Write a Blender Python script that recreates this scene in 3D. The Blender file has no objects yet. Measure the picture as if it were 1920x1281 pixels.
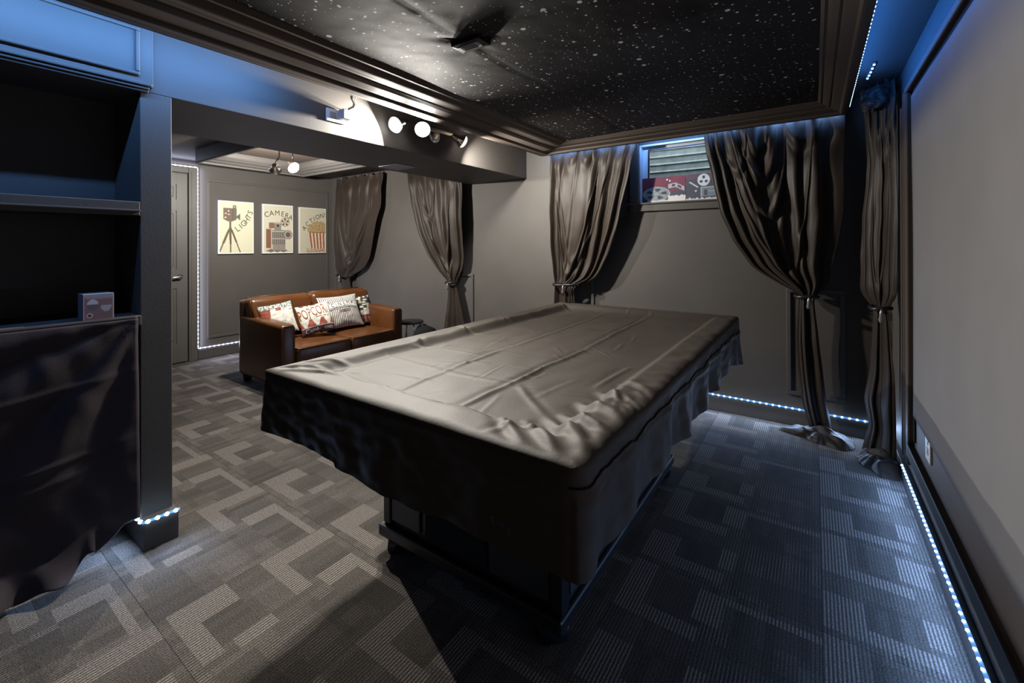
import bpy, bmesh, math, random
from math import sin, cos, pi, radians, sqrt, hypot, exp, atan2
from mathutils import Vector, Matrix, noise

random.seed(7)
scn = bpy.context.scene
C = scn.collection

# ------------------------------------------------------------------ camera, world, exposure
F_PX, CY = 820.57, 458.31
YAW, PITCH, ROLL = 0.604289, -0.0018625, -0.0035238
cam_d = bpy.data.cameras.new('camera')
cam = bpy.data.objects.new('camera', cam_d)
C.objects.link(cam)
Rz = Matrix(((cos(YAW), sin(YAW), 0), (-sin(YAW), cos(YAW), 0), (0, 0, 1)))
Rp = Matrix(((1, 0, 0), (0, cos(PITCH), -sin(PITCH)), (0, sin(PITCH), cos(PITCH))))
Rr = Matrix(((cos(ROLL), 0, sin(ROLL)), (0, 1, 0), (-sin(ROLL), 0, cos(ROLL))))
R = Rr @ Rp @ Rz
right, fwd, up = R[0], R[1], R[2]
cam.matrix_world = Matrix(((right[0], up[0], -fwd[0], 0), (right[1], up[1], -fwd[1], 0),
                           (right[2], up[2], -fwd[2], 1.25), (0, 0, 0, 1)))
cam_d.sensor_width = 36
cam_d.lens = F_PX / 1920 * 36
cam_d.shift_y = -(640.5 - CY) / 1920
cam_d.clip_start = 0.02
scn.camera = cam

w = bpy.data.worlds.new('daylight')
scn.world = w
w.use_nodes = True
w.node_tree.nodes['Background'].inputs[0].default_value = (0.80, 0.92, 1.0, 1)
w.node_tree.nodes['Background'].inputs[1].default_value = 3.6

vs = scn.view_settings
vs.view_transform = 'Standard'
vs.look = 'None'
vs.exposure = 0.0
vs.gamma = 1.0
vs.use_curve_mapping = False
try:
    scn.cycles.use_denoising = True
    scn.cycles.max_bounces = 8
    scn.cycles.diffuse_bounces = 5
    scn.cycles.sample_clamp_indirect = 4.0
    scn.cycles.caustics_reflective = False
    scn.cycles.caustics_refractive = False
except Exception:
    pass

BLUE = (0.035, 0.24, 1.0)
ICE = (0.42, 0.62, 1.0)
VIOLET = (0.66, 0.72, 1.0)
WARM = (1.0, 0.95, 0.86)
P_SPOT = [33, 25, 25]
P_BAY = [52, 60]
P_CROWN = 7.0     # watts per metre of cove strip
P_FLOOR = 4.6      # watts per metre of floor strip
P_DOOR = 1.9


def area_light(name, loc, direction, sx, sy, power, color, shape='RECTANGLE', xdir=None, spread=pi):
    ld = bpy.data.lights.new(name, 'AREA')
    ld.shape = shape
    ld.size = sx
    if shape in ('RECTANGLE', 'ELLIPSE'):
        ld.size_y = sy
    ld.energy = power
    ld.color = color
    ld.spread = spread
    ob = bpy.data.objects.new(name, ld)
    C.objects.link(ob)
    z = -Vector(direction).normalized()
    x = Vector(xdir).normalized() if xdir else z.orthogonal().normalized()
    y = z.cross(x).normalized()
    x = y.cross(z)
    ob.matrix_world = Matrix(((x[0], y[0], z[0], loc[0]), (x[1], y[1], z[1], loc[1]),
                              (x[2], y[2], z[2], loc[2]), (0, 0, 0, 1)))
    return ob


def strip_light(name, p0, p1, direction, wid, per_m, color):
    a, b = Vector(p0), Vector(p1)
    L = (b - a).length
    return area_light(name, (a + b) / 2, direction, L, wid, per_m * L, color, xdir=b - a)


# ------------------------------------------------------------------ mesh helpers
ORG = {}


def bx(bm, x0, x1, y0, y1, z0, z1, bev=0.0, mat=0, seg=2):
    n0 = set(bm.verts)
    r = bmesh.ops.create_cube(bm, size=1.0)
    vs_ = r['verts']
    for v in vs_:
        v.co = Vector(((x0 + x1) / 2 + v.co.x * (x1 - x0), (y0 + y1) / 2 + v.co.y * (y1 - y0),
                       (z0 + z1) / 2 + v.co.z * (z1 - z0)))
    if bev > 0:
        es = list({e for v in vs_ for e in v.link_edges})
        bmesh.ops.bevel(bm, geom=es, offset=bev, segments=seg, profile=0.5, affect='EDGES')
    new = [v for v in bm.verts if v not in n0]
    if mat:
        for f in {f for v in new for f in v.link_faces}:
            f.material_index = mat
    return new


def tube(bm, pts, r, seg=8, mat=0, cap=True, sq=None):
    pts = [Vector(p) for p in pts]
    n = len(pts)
    rad = r if isinstance(r, (list, tuple)) else [r] * n
    rings = []
    prev = None
    for i, p in enumerate(pts):
        t = (pts[min(i + 1, n - 1)] - pts[max(i - 1, 0)]).normalized()
        if prev is None:
            a = t.orthogonal().normalized()
        else:
            a = (prev - t * prev.dot(t)).normalized()
        prev = a
        b = t.cross(a)
        rings.append([bm.verts.new(p + (a * cos(2 * pi * k / seg) + b * sin(2 * pi * k / seg)) * rad[i]) for k in range(seg)])
    for i in range(n - 1):
        for k in range(seg):
            f = bm.faces.new((rings[i][k], rings[i][(k + 1) % seg], rings[i + 1][(k + 1) % seg], rings[i + 1][k]))
            f.material_index = mat
            f.smooth = True
    if cap:
        for rg in (rings[0][::-1], rings[-1]):
            f = bm.faces.new(rg)
            f.material_index = mat


def lathe(bm, origin, axis, prof, seg=24, mat=0):
    """prof: list of (radius, distance along axis)."""
    o = Vector(origin)
    t = Vector(axis).normalized()
    a = t.orthogonal().normalized()
    b = t.cross(a)
    rings = []
    for r, h in prof:
        r = max(r, 1e-4)
        rings.append([bm.verts.new(o + t * h + (a * cos(2 * pi * k / seg) + b * sin(2 * pi * k / seg)) * r) for k in range(seg)])
    for i in range(len(prof) - 1):
        for k in range(seg):
            f = bm.faces.new((rings[i][k], rings[i][(k + 1) % seg], rings[i + 1][(k + 1) % seg], rings[i + 1][k]))
            f.material_index = mat
            f.smooth = True
    for rg in (rings[0][::-1], rings[-1]):
        f = bm.faces.new(rg)
        f.material_index = mat


def grid(bm, nu, nv, fn, mat=0, smooth=True, closed_u=False):
    vv = [[bm.verts.new(fn(i / (nu if closed_u else nu - 1), j / (nv - 1))) for i in range(nu)] for j in range(nv)]
    for j in range(nv - 1):
        for i in range(nu if closed_u else nu - 1):
            i2 = (i + 1) % nu
            f = bm.faces.new((vv[j][i], vv[j][i2], vv[j + 1][i2], vv[j + 1][i]))
            f.material_index = mat
            f.smooth = smooth
    return vv


def rect_sweep(bm, rects, close_loop=True, mat=0):
    """rects: list of (x0,x1,y0,y1,z); joins successive rectangle outlines into a mitred frame moulding."""
    rings = []
    for (x0, x1, y0, y1, z) in rects:
        rings.append([bm.verts.new(Vector(p)) for p in ((x0, y0, z), (x1, y0, z), (x1, y1, z), (x0, y1, z))])
    n = len(rings)
    for i in range(n if close_loop else n - 1):
        a, b = rings[i], rings[(i + 1) % n]
        for k in range(4):
            f = bm.faces.new((a[k], a[(k + 1) % 4], b[(k + 1) % 4], b[k]))
            f.material_index = mat


def obj(name, bm, mats, parent=None, smooth_angle=None, local=False):
    bm.normal_update()
    bmesh.ops.recalc_face_normals(bm, faces=bm.faces)
    me = bpy.data.meshes.new(name)
    bm.to_mesh(me)
    bm.free()
    if not isinstance(mats, (list, tuple)):
        mats = [mats]
    for m in mats:
        me.materials.append(m)
    if smooth_angle is not None:
        me.polygons.foreach_set('use_smooth', [True] * len(me.polygons))
        me.set_sharp_from_angle(angle=radians(smooth_angle))
    o = bpy.data.objects.new(name, me)
    C.objects.link(o)
    if parent is not None:
        o.parent = parent
        org = ORG.get(parent, Vector((0, 0, 0)))
        if not local and org.length > 0:
            me.transform(Matrix.Translation(-org))
        ORG[o] = org
    else:
        ORG[o] = Vector((0, 0, 0))
    return o


def at_origin(o, loc):
    """Move a top-level mesh object's origin to loc without moving the mesh."""
    loc = Vector(loc)
    o.data.transform(Matrix.Translation(-loc))
    o.location = loc
    ORG[o] = loc


def tag(o, label=None, cat=None, group=None, kind=None):
    if label:
        o['label'] = label
    if cat:
        o['category'] = cat
    if group:
        o['group'] = group
    if kind:
        o['kind'] = kind
    return o


def thing(name, label, cat, loc=(0, 0, 0), group=None):
    o = bpy.data.objects.new(name, None)
    o.empty_display_size = 0.1
    C.objects.link(o)
    o.location = loc
    ORG[o] = Vector(loc)
    return tag(o, label, cat, group)


def struct(name, bm, mats, label=None, parent=None, smooth_angle=None):
    o = obj(name, bm, mats, parent, smooth_angle)
    if parent is None:
        o['kind'] = 'structure'
    if label:
        o['label'] = label
    return o


def text_geo(body, size):
    cu = bpy.data.curves.new('lettering_source', 'FONT')
    cu.body = body
    cu.size = size
    cu.align_x = 'CENTER'
    cu.align_y = 'CENTER'
    cu.resolution_u = 3
    ob = bpy.data.objects.new('lettering_source', cu)
    C.objects.link(ob)
    bpy.context.view_layer.update()
    dg = bpy.context.evaluated_depsgraph_get()
    me = bpy.data.meshes.new_from_object(ob.evaluated_get(dg))
    vsn = [tuple(v.co) for v in me.vertices]
    fs = [tuple(p.vertices) for p in me.polygons]
    bpy.data.objects.remove(ob)
    bpy.data.curves.remove(cu)
    bpy.data.meshes.remove(me)
    return vsn, fs


def put_text(bm, body, size, mapf, mat=0, sx=1.0, bold=0.0, rot=0.0, dx=0.0, dy=0.0):
    vv, ff = text_geo(body, size)
    c, s = cos(rot), sin(rot)
    bvs = [bm.verts.new(mapf(dx + c * x * sx - s * y, dy + s * x * sx + c * y)) for x, y, z in vv]
    for f in ff:
        try:
            fc = bm.faces.new([bvs[i] for i in f])
            fc.material_index = mat
        except ValueError:
            pass


# ------------------------------------------------------------------ materials
def mat_new(name):
    m = bpy.data.materials.new(name)
    m.use_nodes = True
    nt = m.node_tree
    return m, nt, nt.nodes['Principled BSDF']


def N(nt, typ, **kw):
    n = nt.nodes.new(typ)
    for k, v in kw.items():
        setattr(n, k, v)
    return n


def plain(name, col, rough=0.6, spec=0.5, metal=0.0, var=0.0, vscale=6.0, bump=0.0, bscale=60.0, sheen=0.0, coat=0.0):
    m, nt, p = mat_new(name)
    p.inputs['Base Color'].default_value = (*col, 1)
    p.inputs['Roughness'].default_value = rough
    p.inputs['Specular IOR Level'].default_value = spec
    p.inputs['Metallic'].default_value = metal
    if sheen:
        p.inputs['Sheen Weight'].default_value = sheen
        p.inputs['Sheen Roughness'].default_value = 0.4
    if coat:
        p.inputs['Coat Weight'].default_value = coat
    tc = N(nt, 'ShaderNodeTexCoord')
    if var:
        nz = N(nt, 'ShaderNodeTexNoise')
        nz.inputs['Scale'].default_value = vscale
        nz.inputs['Detail'].default_value = 5
        nt.links.new(tc.outputs['Object'], nz.inputs['Vector'])
        mr = N(nt, 'ShaderNodeMapRange')
        mr.inputs['From Min'].default_value = 0.3
        mr.inputs['From Max'].default_value = 0.7
        mr.inputs['To Min'].default_value = 1 - var
        mr.inputs['To Max'].default_value = 1 + var
        nt.links.new(nz.outputs['Fac'], mr.inputs['Value'])
        mx = N(nt, 'ShaderNodeMix', data_type='RGBA', blend_type='MULTIPLY')
        mx.inputs['Factor'].default_value = 1
        mx.inputs[6].default_value = (*col, 1)
        nt.links.new(mr.outputs['Result'], mx.inputs[7])
        nt.links.new(mx.outputs[2], p.inputs['Base Color'])
    if bump:
        nb = N(nt, 'ShaderNodeTexNoise')
        nb.inputs['Scale'].default_value = bscale
        nb.inputs['Detail'].default_value = 3
        nt.links.new(tc.outputs['Object'], nb.inputs['Vector'])
        bp = N(nt, 'ShaderNodeBump')
        bp.inputs['Strength'].default_value = bump
        bp.inputs['Distance'].default_value = 0.01
        nt.links.new(nb.outputs['Fac'], bp.inputs['Height'])
        nt.links.new(bp.outputs['Normal'], p.inputs['Normal'])
    return m


def emit(name, col, strength):
    m, nt, p = mat_new(name)
    p.inputs['Base Color'].default_value = (*col, 1)
    p.inputs['Emission Color'].default_value = (*col, 1)
    p.inputs['Emission Strength'].default_value = strength
    m.cycles.emission_sampling = 'NONE'
    return m


def attr_mat(name, rough=0.6, bump=0.0, bscale=300):
    m, nt, p = mat_new(name)
    a = N(nt, 'ShaderNodeAttribute', attribute_name='print')
    nt.links.new(a.outputs['Color'], p.inputs['Base Color'])
    p.inputs['Roughness'].default_value = rough
    if bump:
        tc = N(nt, 'ShaderNodeTexCoord')
        nb = N(nt, 'ShaderNodeTexNoise')
        nb.inputs['Scale'].default_value = bscale
        nt.links.new(tc.outputs['Object'], nb.inputs['Vector'])
        bp = N(nt, 'ShaderNodeBump')
        bp.inputs['Strength'].default_value = bump
        bp.inputs['Distance'].default_value = 0.003
        nt.links.new(nb.outputs['Fac'], bp.inputs['Height'])
        nt.links.new(bp.outputs['Normal'], p.inputs['Normal'])
    return m


M = {}
M['wall'] = plain('grey_wall_paint', (0.090, 0.082, 0.075), 0.62, 0.35, var=0.06, vscale=3, bump=0.03, bscale=90)
M['trim'] = plain('grey_trim_paint', (0.088, 0.081, 0.076), 0.45, 0.45, var=0.05, vscale=4)
M['crown'] = plain('umber_crown_paint', (0.085, 0.067, 0.056), 0.55, 0.2, var=0.05, vscale=4)
M['ceil'] = plain('dark_ceiling_paint', (0.074, 0.056, 0.046), 0.6, 0.35, var=0.08, vscale=3)
M['door'] = plain('grey_door_paint', (0.10, 0.096, 0.088), 0.45, 0.45, var=0.04)
M['black'] = plain('black_lacquer', (0.010, 0.010, 0.012), 0.35, 0.5, var=0.2)
M['blackmatte'] = plain('black_velvet_border', (0.008, 0.008, 0.009), 0.9, 0.2, var=0.2)
M['screen'] = plain('grey_screen_cloth', (0.19, 0.184, 0.192), 0.85, 0.15, var=0.035, vscale=5, bump=0.05, bscale=400)
M['curtain'] = plain('charcoal_satin_curtain', (0.029, 0.0205, 0.015), 0.50, 0.25, var=0.10, vscale=10, bump=0.05, bscale=160, sheen=0.12)
M['cover'] = plain('charcoal_table_cover', (0.058, 0.047, 0.039), 0.62, 0.25, var=0.06, vscale=8, bump=0.05, bscale=120)
M['skirtcloth'] = plain('black_counter_fabric', (0.050, 0.041, 0.044), 0.85, 0.12, var=0.10, vscale=6, bump=0.05, bscale=200, sheen=0.08)
M['seam'] = plain('black_piping_cord', (0.004, 0.004, 0.004), 0.8, 0.2, var=0.1)
M['emblem'] = plain('slate_blue_embroidery', (0.06, 0.09, 0.15), 0.7, 0.3, var=0.1)
M['leather'] = plain('cognac_leather', (0.100, 0.036, 0.011), 0.30, 0.5, var=0.22, vscale=5, bump=0.08, bscale=140)
M['leatherdark'] = plain('leather_piping', (0.12, 0.045, 0.014), 0.35, 0.5, var=0.1)
M['foot'] = plain('dark_wood_foot', (0.02, 0.012, 0.008), 0.4, 0.5, var=0.2)
M['chrome'] = plain('brushed_chrome', (0.72, 0.72, 0.74), 0.18, 0.5, 1.0, var=0.03)
M['satin'] = plain('satin_nickel', (0.80, 0.78, 0.74), 0.25, 0.5, 1.0, var=0.03)
M['white'] = plain('white_plastic', (0.72, 0.73, 0.75), 0.4, 0.5, var=0.03)
M['vinyl'] = plain('white_vinyl_window', (0.62, 0.66, 0.72), 0.4, 0.5, var=0.04)
M['greyplastic'] = plain('grey_plastic', (0.32, 0.33, 0.36), 0.45, 0.5, var=0.04)
M['metalwell'] = plain('galvanised_steel', (0.44, 0.48, 0.48), 0.55, 0.5, 0.2, var=0.22, vscale=18)
M['stripband'] = emit('glowing_strip_tape', (0.12, 0.38, 1.0), 0.5)
M['striptapewhite'] = emit('pale_glowing_strip_tape', (0.55, 0.62, 1.0), 0.8)
M['led'] = emit('blue_white_diode', (0.62, 0.80, 1.0), 9.0)
M['ledcove'] = emit('cove_diode', (0.35, 0.65, 1.0), 6.0)
M['ledoff'] = emit('dim_blue_diode', (0.30, 0.55, 1.0), 2.5)
M['leddoor'] = emit('violet_white_diode', (0.84, 0.86, 1.0), 6.0)
M['bulb'] = emit('lit_lamp_lens', (1.0, 0.97, 0.92), 14.0)
M['bulbdim'] = emit('lit_lamp_lens_edge', (1.0, 0.97, 0.92), 3.0)
M['print'] = attr_mat('printed_paper', 0.6)
M['fabricprint'] = attr_mat('printed_cushion_cloth', 0.8, 0.15)
M['ink'] = plain('dark_letter_ink', (0.045, 0.045, 0.040), 0.7, 0.3, var=0.05)
M['inkorange'] = plain('rust_letter_ink', (0.30, 0.095, 0.030), 0.7, 0.3, var=0.05)
M['inkwhite'] = plain('white_letter_ink', (0.62, 0.58, 0.58), 0.7, 0.3, var=0.05)
M['tassel'] = plain('silver_tassel', (0.45, 0.43, 0.42), 0.3, 0.5, 0.7, var=0.1)

# window glass
m, nt, p = mat_new('window_glass')
p.inputs['Base Color'].default_value = (0.9, 0.95, 0.95, 1)
p.inputs['Transmission Weight'].default_value = 1.0
p.inputs['Roughness'].default_value = 0.02
p.inputs['IOR'].default_value = 1.3
M['glass'] = m

# star-printed ceiling fabric
m, nt, p = mat_new('star_printed_fabric')
tc = N(nt, 'ShaderNodeTexCoord')
prev = None
for (sc, rmin, rmax, seed) in ((30.0, -0.04, 0.085, 0.0), (17.0, -0.05, 0.115, 3.7), (7.0, -0.06, 0.085, 9.1)):
    mp = N(nt, 'ShaderNodeMapping')
    mp.inputs['Location'].default_value = (seed, seed * 1.7, 0)
    nt.links.new(tc.outputs['Object'], mp.inputs['Vector'])
    vo = N(nt, 'ShaderNodeTexVoronoi', voronoi_dimensions='2D')
    vo.inputs['Scale'].default_value = sc
    nt.links.new(mp.outputs['Vector'], vo.inputs['Vector'])
    sp = N(nt, 'ShaderNodeSeparateColor')
    nt.links.new(vo.outputs['Color'], sp.inputs['Color'])
    mr = N(nt, 'ShaderNodeMapRange')
    mr.inputs['To Min'].default_value = rmin
    mr.inputs['To Max'].default_value = rmax
    nt.links.new(sp.outputs['Red'], mr.inputs['Value'])
    lt = N(nt, 'ShaderNodeMath', operation='LESS_THAN')
    nt.links.new(vo.outputs['Distance'], lt.inputs[0])
    nt.links.new(mr.outputs['Result'], lt.inputs[1])
    if prev is None:
        prev = lt.outputs[0]
    else:
        mx = N(nt, 'ShaderNodeMath', operation='MAXIMUM')
        nt.links.new(prev, mx.inputs[0])
        nt.links.new(lt.outputs[0], mx.inputs[1])
        prev = mx.outputs[0]
mc = N(nt, 'ShaderNodeMix', data_type='RGBA')
mc.inputs[6].default_value = (0.018, 0.015, 0.016, 1)
mc.inputs[7].default_value = (0.85, 0.85, 0.85, 1)
nt.links.new(prev, mc.inputs['Factor'])
nt.links.new(mc.outputs[2], p.inputs['Base Color'])
p.inputs['Roughness'].default_value = 0.75
p.inputs['Specular IOR Level'].default_value = 0.3
nb = N(nt, 'ShaderNodeTexNoise')
nb.inputs['Scale'].default_value = 4.0
nt.links.new(tc.outputs['Object'], nb.inputs['Vector'])
bp = N(nt, 'ShaderNodeBump')
bp.inputs['Strength'].default_value = 0.25
bp.inputs['Distance'].default_value = 0.03
nt.links.new(nb.outputs['Fac'], bp.inputs['Height'])
nt.links.new(bp.outputs['Normal'], p.inputs['Normal'])
M['stars'] = m

# carpet: tone (R) and rib strength (G) come from the tile's own faces
m, nt, p = mat_new('ribbed_carpet_pile')
at = N(nt, 'ShaderNodeAttribute', attribute_name='print')
sp = N(nt, 'ShaderNodeSeparateColor')
nt.links.new(at.outputs['Color'], sp.inputs['Color'])
geo = N(nt, 'ShaderNodeNewGeometry')
sx = N(nt, 'ShaderNodeSeparateXYZ')
nt.links.new(geo.outputs['Position'], sx.inputs['Vector'])
wv = N(nt, 'ShaderNodeMath', operation='MULTIPLY')
wv.inputs[1].default_value = 2 * pi / 0.0108
nt.links.new(sx.outputs['X'], wv.inputs[0])
sn = N(nt, 'ShaderNodeMath', operation='SINE')
nt.links.new(wv.outputs[0], sn.inputs[0])
rib = N(nt, 'ShaderNodeMapRange')
rib.inputs['From Min'].default_value = -0.35
rib.inputs['From Max'].default_value = 0.45
rib.inputs['To Min'].default_value = 0.0
rib.inputs['To Max'].default_value = 1.0
nt.links.new(sn.outputs[0], rib.inputs['Value'])
# tone * mix(1, rib, strength)
one = N(nt, 'ShaderNodeMix', data_type='FLOAT')
one.inputs[2].default_value = 1.0
nt.links.new(sp.outputs['Green'], one.inputs['Factor'])
rib2 = N(nt, 'ShaderNodeMapRange')
rib2.inputs['To Min'].default_value = 0.30
rib2.inputs['To Max'].default_value = 1.45
nt.links.new(rib.outputs['Result'], rib2.inputs['Value'])
nt.links.new(rib2.outputs['Result'], one.inputs[3])
n1 = N(nt, 'ShaderNodeTexNoise')
n1.inputs['Scale'].default_value = 230
n1.inputs['Detail'].default_value = 2
nt.links.new(geo.outputs['Position'], n1.inputs['Vector'])
nr = N(nt, 'ShaderNodeMapRange')
nr.inputs['From Min'].default_value = 0.3
nr.inputs['From Max'].default_value = 0.75
nr.inputs['To Min'].default_value = 0.45
nr.inputs['To Max'].default_value = 1.75
nt.links.new(n1.outputs['Fac'], nr.inputs['Value'])
a1 = N(nt, 'ShaderNodeMath', operation='MULTIPLY')
nt.links.new(sp.outputs['Red'], a1.inputs[0])
nt.links.new(one.outputs[0], a1.inputs[1])
a2 = N(nt, 'ShaderNodeMath', operation='MULTIPLY')
nt.links.new(a1.outputs[0], a2.inputs[0])
nt.links.new(nr.outputs['Result'], a2.inputs[1])
vm = N(nt, 'ShaderNodeVectorMath', operation='SCALE')
vm.inputs[0].default_value = (1.0, 0.885, 0.79)
nt.links.new(a2.outputs[0], vm.inputs['Scale'])
nt.links.new(vm.outputs[0], p.inputs['Base Color'])
p.inputs['Roughness'].default_value = 0.95
p.inputs['Specular IOR Level'].default_value = 0.15
bp = N(nt, 'ShaderNodeBump')
bp.inputs['Strength'].default_value = 0.35
bp.inputs['Distance'].default_value = 0.004
nt.links.new(a2.outputs[0], bp.inputs['Height'])
nt.links.new(bp.outputs['Normal'], p.inputs['Normal'])
M['carpet'] = m

# ------------------------------------------------------------------ room shell
XR, XL, YF, YN = 0.40, -5.60, 3.60, -1.60     # right, left, far, near walls
ZC = 2.19
XB0, XB1, ZB = -3.02, -2.31, 1.90             # ceiling beam
YP0, YP1 = 0.62, 0.73                         # pillar

# floor: slab plus carpet tiles
bm = bmesh.new()
bx(bm, XL - 0.1, XR + 0.1, YN - 0.1, YF + 0.1, -0.06, -0.008)
floor = struct('floor', bm, M['blackmatte'], 'floor laid with grey brown patterned carpet tiles')

T, NC = 0.606, 20
pat = [[0] * NC for _ in range(NC)]


def fillp(u0, u1, v0, v1, k):
    for v in range(v0, v1 + 1):
        for u in range(u0, u1 + 1):
            pat[v % NC][u % NC] = k


fillp(0, 19, 0, 19, 0)
fillp(12, 19, 0, 4, 2)
fillp(4, 8, 3, 7, 2)
fillp(11, 18, 11, 17, 2)
fillp(4, 7, 13, 18, 2)
fillp(11, 19, 8, 9, 3)
fillp(9, 11, 12, 13, 3)
fillp(0, 9, 1, 2, 1)
fillp(0, 3, 3, 6, 1)
fillp(9, 10, 4, 7, 1)
fillp(0, 8, 11, 12, 1)
fillp(0, 2, 13, 19, 1)
fillp(5, 14, 0, 0, 3)
fillp(12, 15, 5, 7, 3)
fillp(16, 19, 12, 14, 0)
fillp(8, 10, 14, 18, 1)
fillp(11, 19, 18, 18, 1)
TONE = {0: (0.094, 0.45), 1: (0.165, 0.8), 2: (0.076, 0.25), 3: (0.108, 0.75)}
rngc = random.Random(3)
ix0 = math.floor((XL + 0.59) / T)
ix1 = math.floor((XR + 0.59) / T)
iy0 = math.floor((YN - 1.73) / T)
iy1 = math.floor((YF - 1.73) / T)
for iy in range(iy0, iy1 + 1):
    for ix in range(ix0, ix1 + 1):
        ox, oy = -0.59 + ix * T, 1.73 + iy * T
        x0, x1 = max(ox + 0.0006, XL), min(ox + T - 0.0006, XR)
        y0, y1 = max(oy + 0.0006, YN), min(oy + T - 0.0006, YF)
        if x1 - x0 < 0.01 or y1 - y0 < 0.01:
            continue
        bm = bmesh.new()
        cl = bm.loops.layers.float_color.new('print')
        jit = rngc.uniform(0.93, 1.07)
        top = rngc.uniform(-0.0006, 0.0)
        streak = [[rngc.choice((0.86, 0.94, 1.0, 1.0, 1.08, 1.16)) for _ in range(NC)] for _ in range(3)]
        c = T / NC

        def quad(a, b, c_, d, col):
            f = bm.faces.new([bm.verts.new(Vector(q)) for q in (a, b, c_, d)])
            for l in f.loops:
                l[cl] = (*col, 1)

        for v in range(NC):
            ya, yb = max(oy + v * c, y0), min(oy + (v + 1) * c, y1)
            if yb - ya < 1e-5:
                continue
            u = 0
            while u < NC:
                k = pat[v][u]
                u2 = u
                while u2 < NC and pat[v][u2] == k and (k == 1 or streak[v // 7][u2] == streak[v // 7][u]):
                    u2 += 1
                xa, xb = max(ox + u * c, x0), min(ox + u2 * c, x1)
                if xb - xa > 1e-5:
                    t_, s_ = TONE[k]
                    quad((xa, ya, top), (xb, ya, top), (xb, yb, top), (xa, yb, top), (t_ * jit * (1.0 if k == 1 else streak[v // 7][u]), s_, 0))
                u = u2
        dk = (0.03, 0, 0)
        quad((x0, y0, top), (x1, y0, top), (x1, y0, -0.008), (x0, y0, -0.008), dk)
        quad((x1, y0, top), (x1, y1, top), (x1, y1, -0.008), (x1, y0, -0.008), dk)
        quad((x1, y1, top), (x0, y1, top), (x0, y1, -0.008), (x1, y1, -0.008), dk)
        quad((x0, y1, top), (x0, y0, top), (x0, y0, -0.008), (x0, y1, -0.008), dk)
        obj('carpet_tile', bm, M['carpet'], floor)

# walls
WX0, WX1, WZ0, WZ1 = -1.197, -0.34, 1.594, 2.075   # window opening
bm = bmesh.new()
bx(bm, XL - 0.12, WX0, YF, YF + 0.14, -0.05, ZC + 0.1)
bx(bm, WX1, XR + 0.12, YF, YF + 0.14, -0.05, ZC + 0.1)
bx(bm, WX0, WX1, YF, YF + 0.14, -0.05, WZ0)
bx(bm, WX0, WX1, YF, YF + 0.14, WZ1, ZC + 0.1)
struct('wall_far', bm, M['wall'], 'grey far wall with a small high window')
bm = bmesh.new()
bx(bm, XR, XR + 0.12, YN - 0.1, YF, -0.05, ZC + 0.1)
struct('wall_right', bm, M['wall'], 'grey right wall behind the projection screen')
bm = bmesh.new()
bx(bm, XL - 0.12, XL, -0.6, YF, -0.05, ZC + 0.1)
struct('wall_left', bm, M['wall'], 'grey wall with three posters and a door')
bm = bmesh.new()
bx(bm, -2.80, XR, YN - 0.12, YN, -0.05, ZC + 0.1)
struct('wall_near', bm, M['blackmatte'], 'unseen wall behind the viewpoint, blackened to cut bounce light')  # out of view; black so it bounces no light onto the near skirt
bm = bmesh.new()
bx(bm, -2.80, -2.66, YN, YP1, -0.05, ZC + 0.1)
bx(bm, XL, -2.80, -0.72, -0.60, -0.05, ZC + 0.1)
struct('wall_partition', bm, M['ceil'], 'dark wall behind the shelf unit')
bm = bmesh.new()
bx(bm, XL - 0.12, XR + 0.12, YN - 0.12, YF + 0.14, ZC, ZC + 0.08)
struct('ceiling', bm, M['ceil'], 'dark painted ceiling')
# beam
bm = bmesh.new()
bx(bm, XB0, XB1, YP0, YF, ZB, ZC, 0.003)
struct('beam', bm, M['wall'], 'grey boxed ceiling beam carrying the track light')
# pillar
bm = bmesh.new()
bx(bm, -2.66, XB1, YP0, YP1, 0.0, ZB, 0.003)
pil = struct('pillar', bm, M['wall'], 'slim grey pillar at the end of the shelf unit')
bm = bmesh.new()
bx(bm, -2.66, -2.255, YP0 - 0.005, YP1 + 0.005, 0.0, 0.118, 0.003)
obj('plinth', bm, M['wall'], pil)

# main crown frame (hangs from the ceiling, hides the cove lights)
CX0, CX1, CYN, CYF, CZ = -2.065, 0.178, -1.35, 3.462, 2.060
prof = [(0.0, ZC), (0.0, 2.075), (0.004, 2.064), (0.014, 2.060), (0.028, 2.060), (0.038, 2.063), (0.044, 2.070), (0.046, 2.078),
        (0.054, 2.081), (0.072, 2.088), (0.086, 2.095), (0.089, 2.102), (0.096, 2.104), (0.099, 2.101), (0.112, 2.107), (0.128, 2.116),
        (0.132, 2.122), (0.139, 2.124), (0.142, 2.121), (0.151, 2.127), (0.156, 2.136), (0.156, ZC)]


def crown_rects(x0, x1, y0, y1, prof, kl=1.0):
    return [(x0 + d * (kl if d > 0.03 else 1.0 + (kl - 1) * 0.6), x1 - d, y0 + d, y1 - d, z) for d, z in prof]


bm = bmesh.new()
rect_sweep(bm, crown_rects(CX0, CX1, CYN, CYF, prof, 2.2), close_loop=False)
struct('trim_1', bm, M['crown'], 'brown crown moulding frame around the starry ceiling', smooth_angle=28)

# star fabric inside the frame
SX0, SX1, SY0, SY1 = CX0 + 0.156 * 2.2, CX1 - 0.156, CYN + 0.156, CYF - 0.156
VX0, VX1, VY0, VY1 = -1.285, -1.142, 1.412, 1.488


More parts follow.
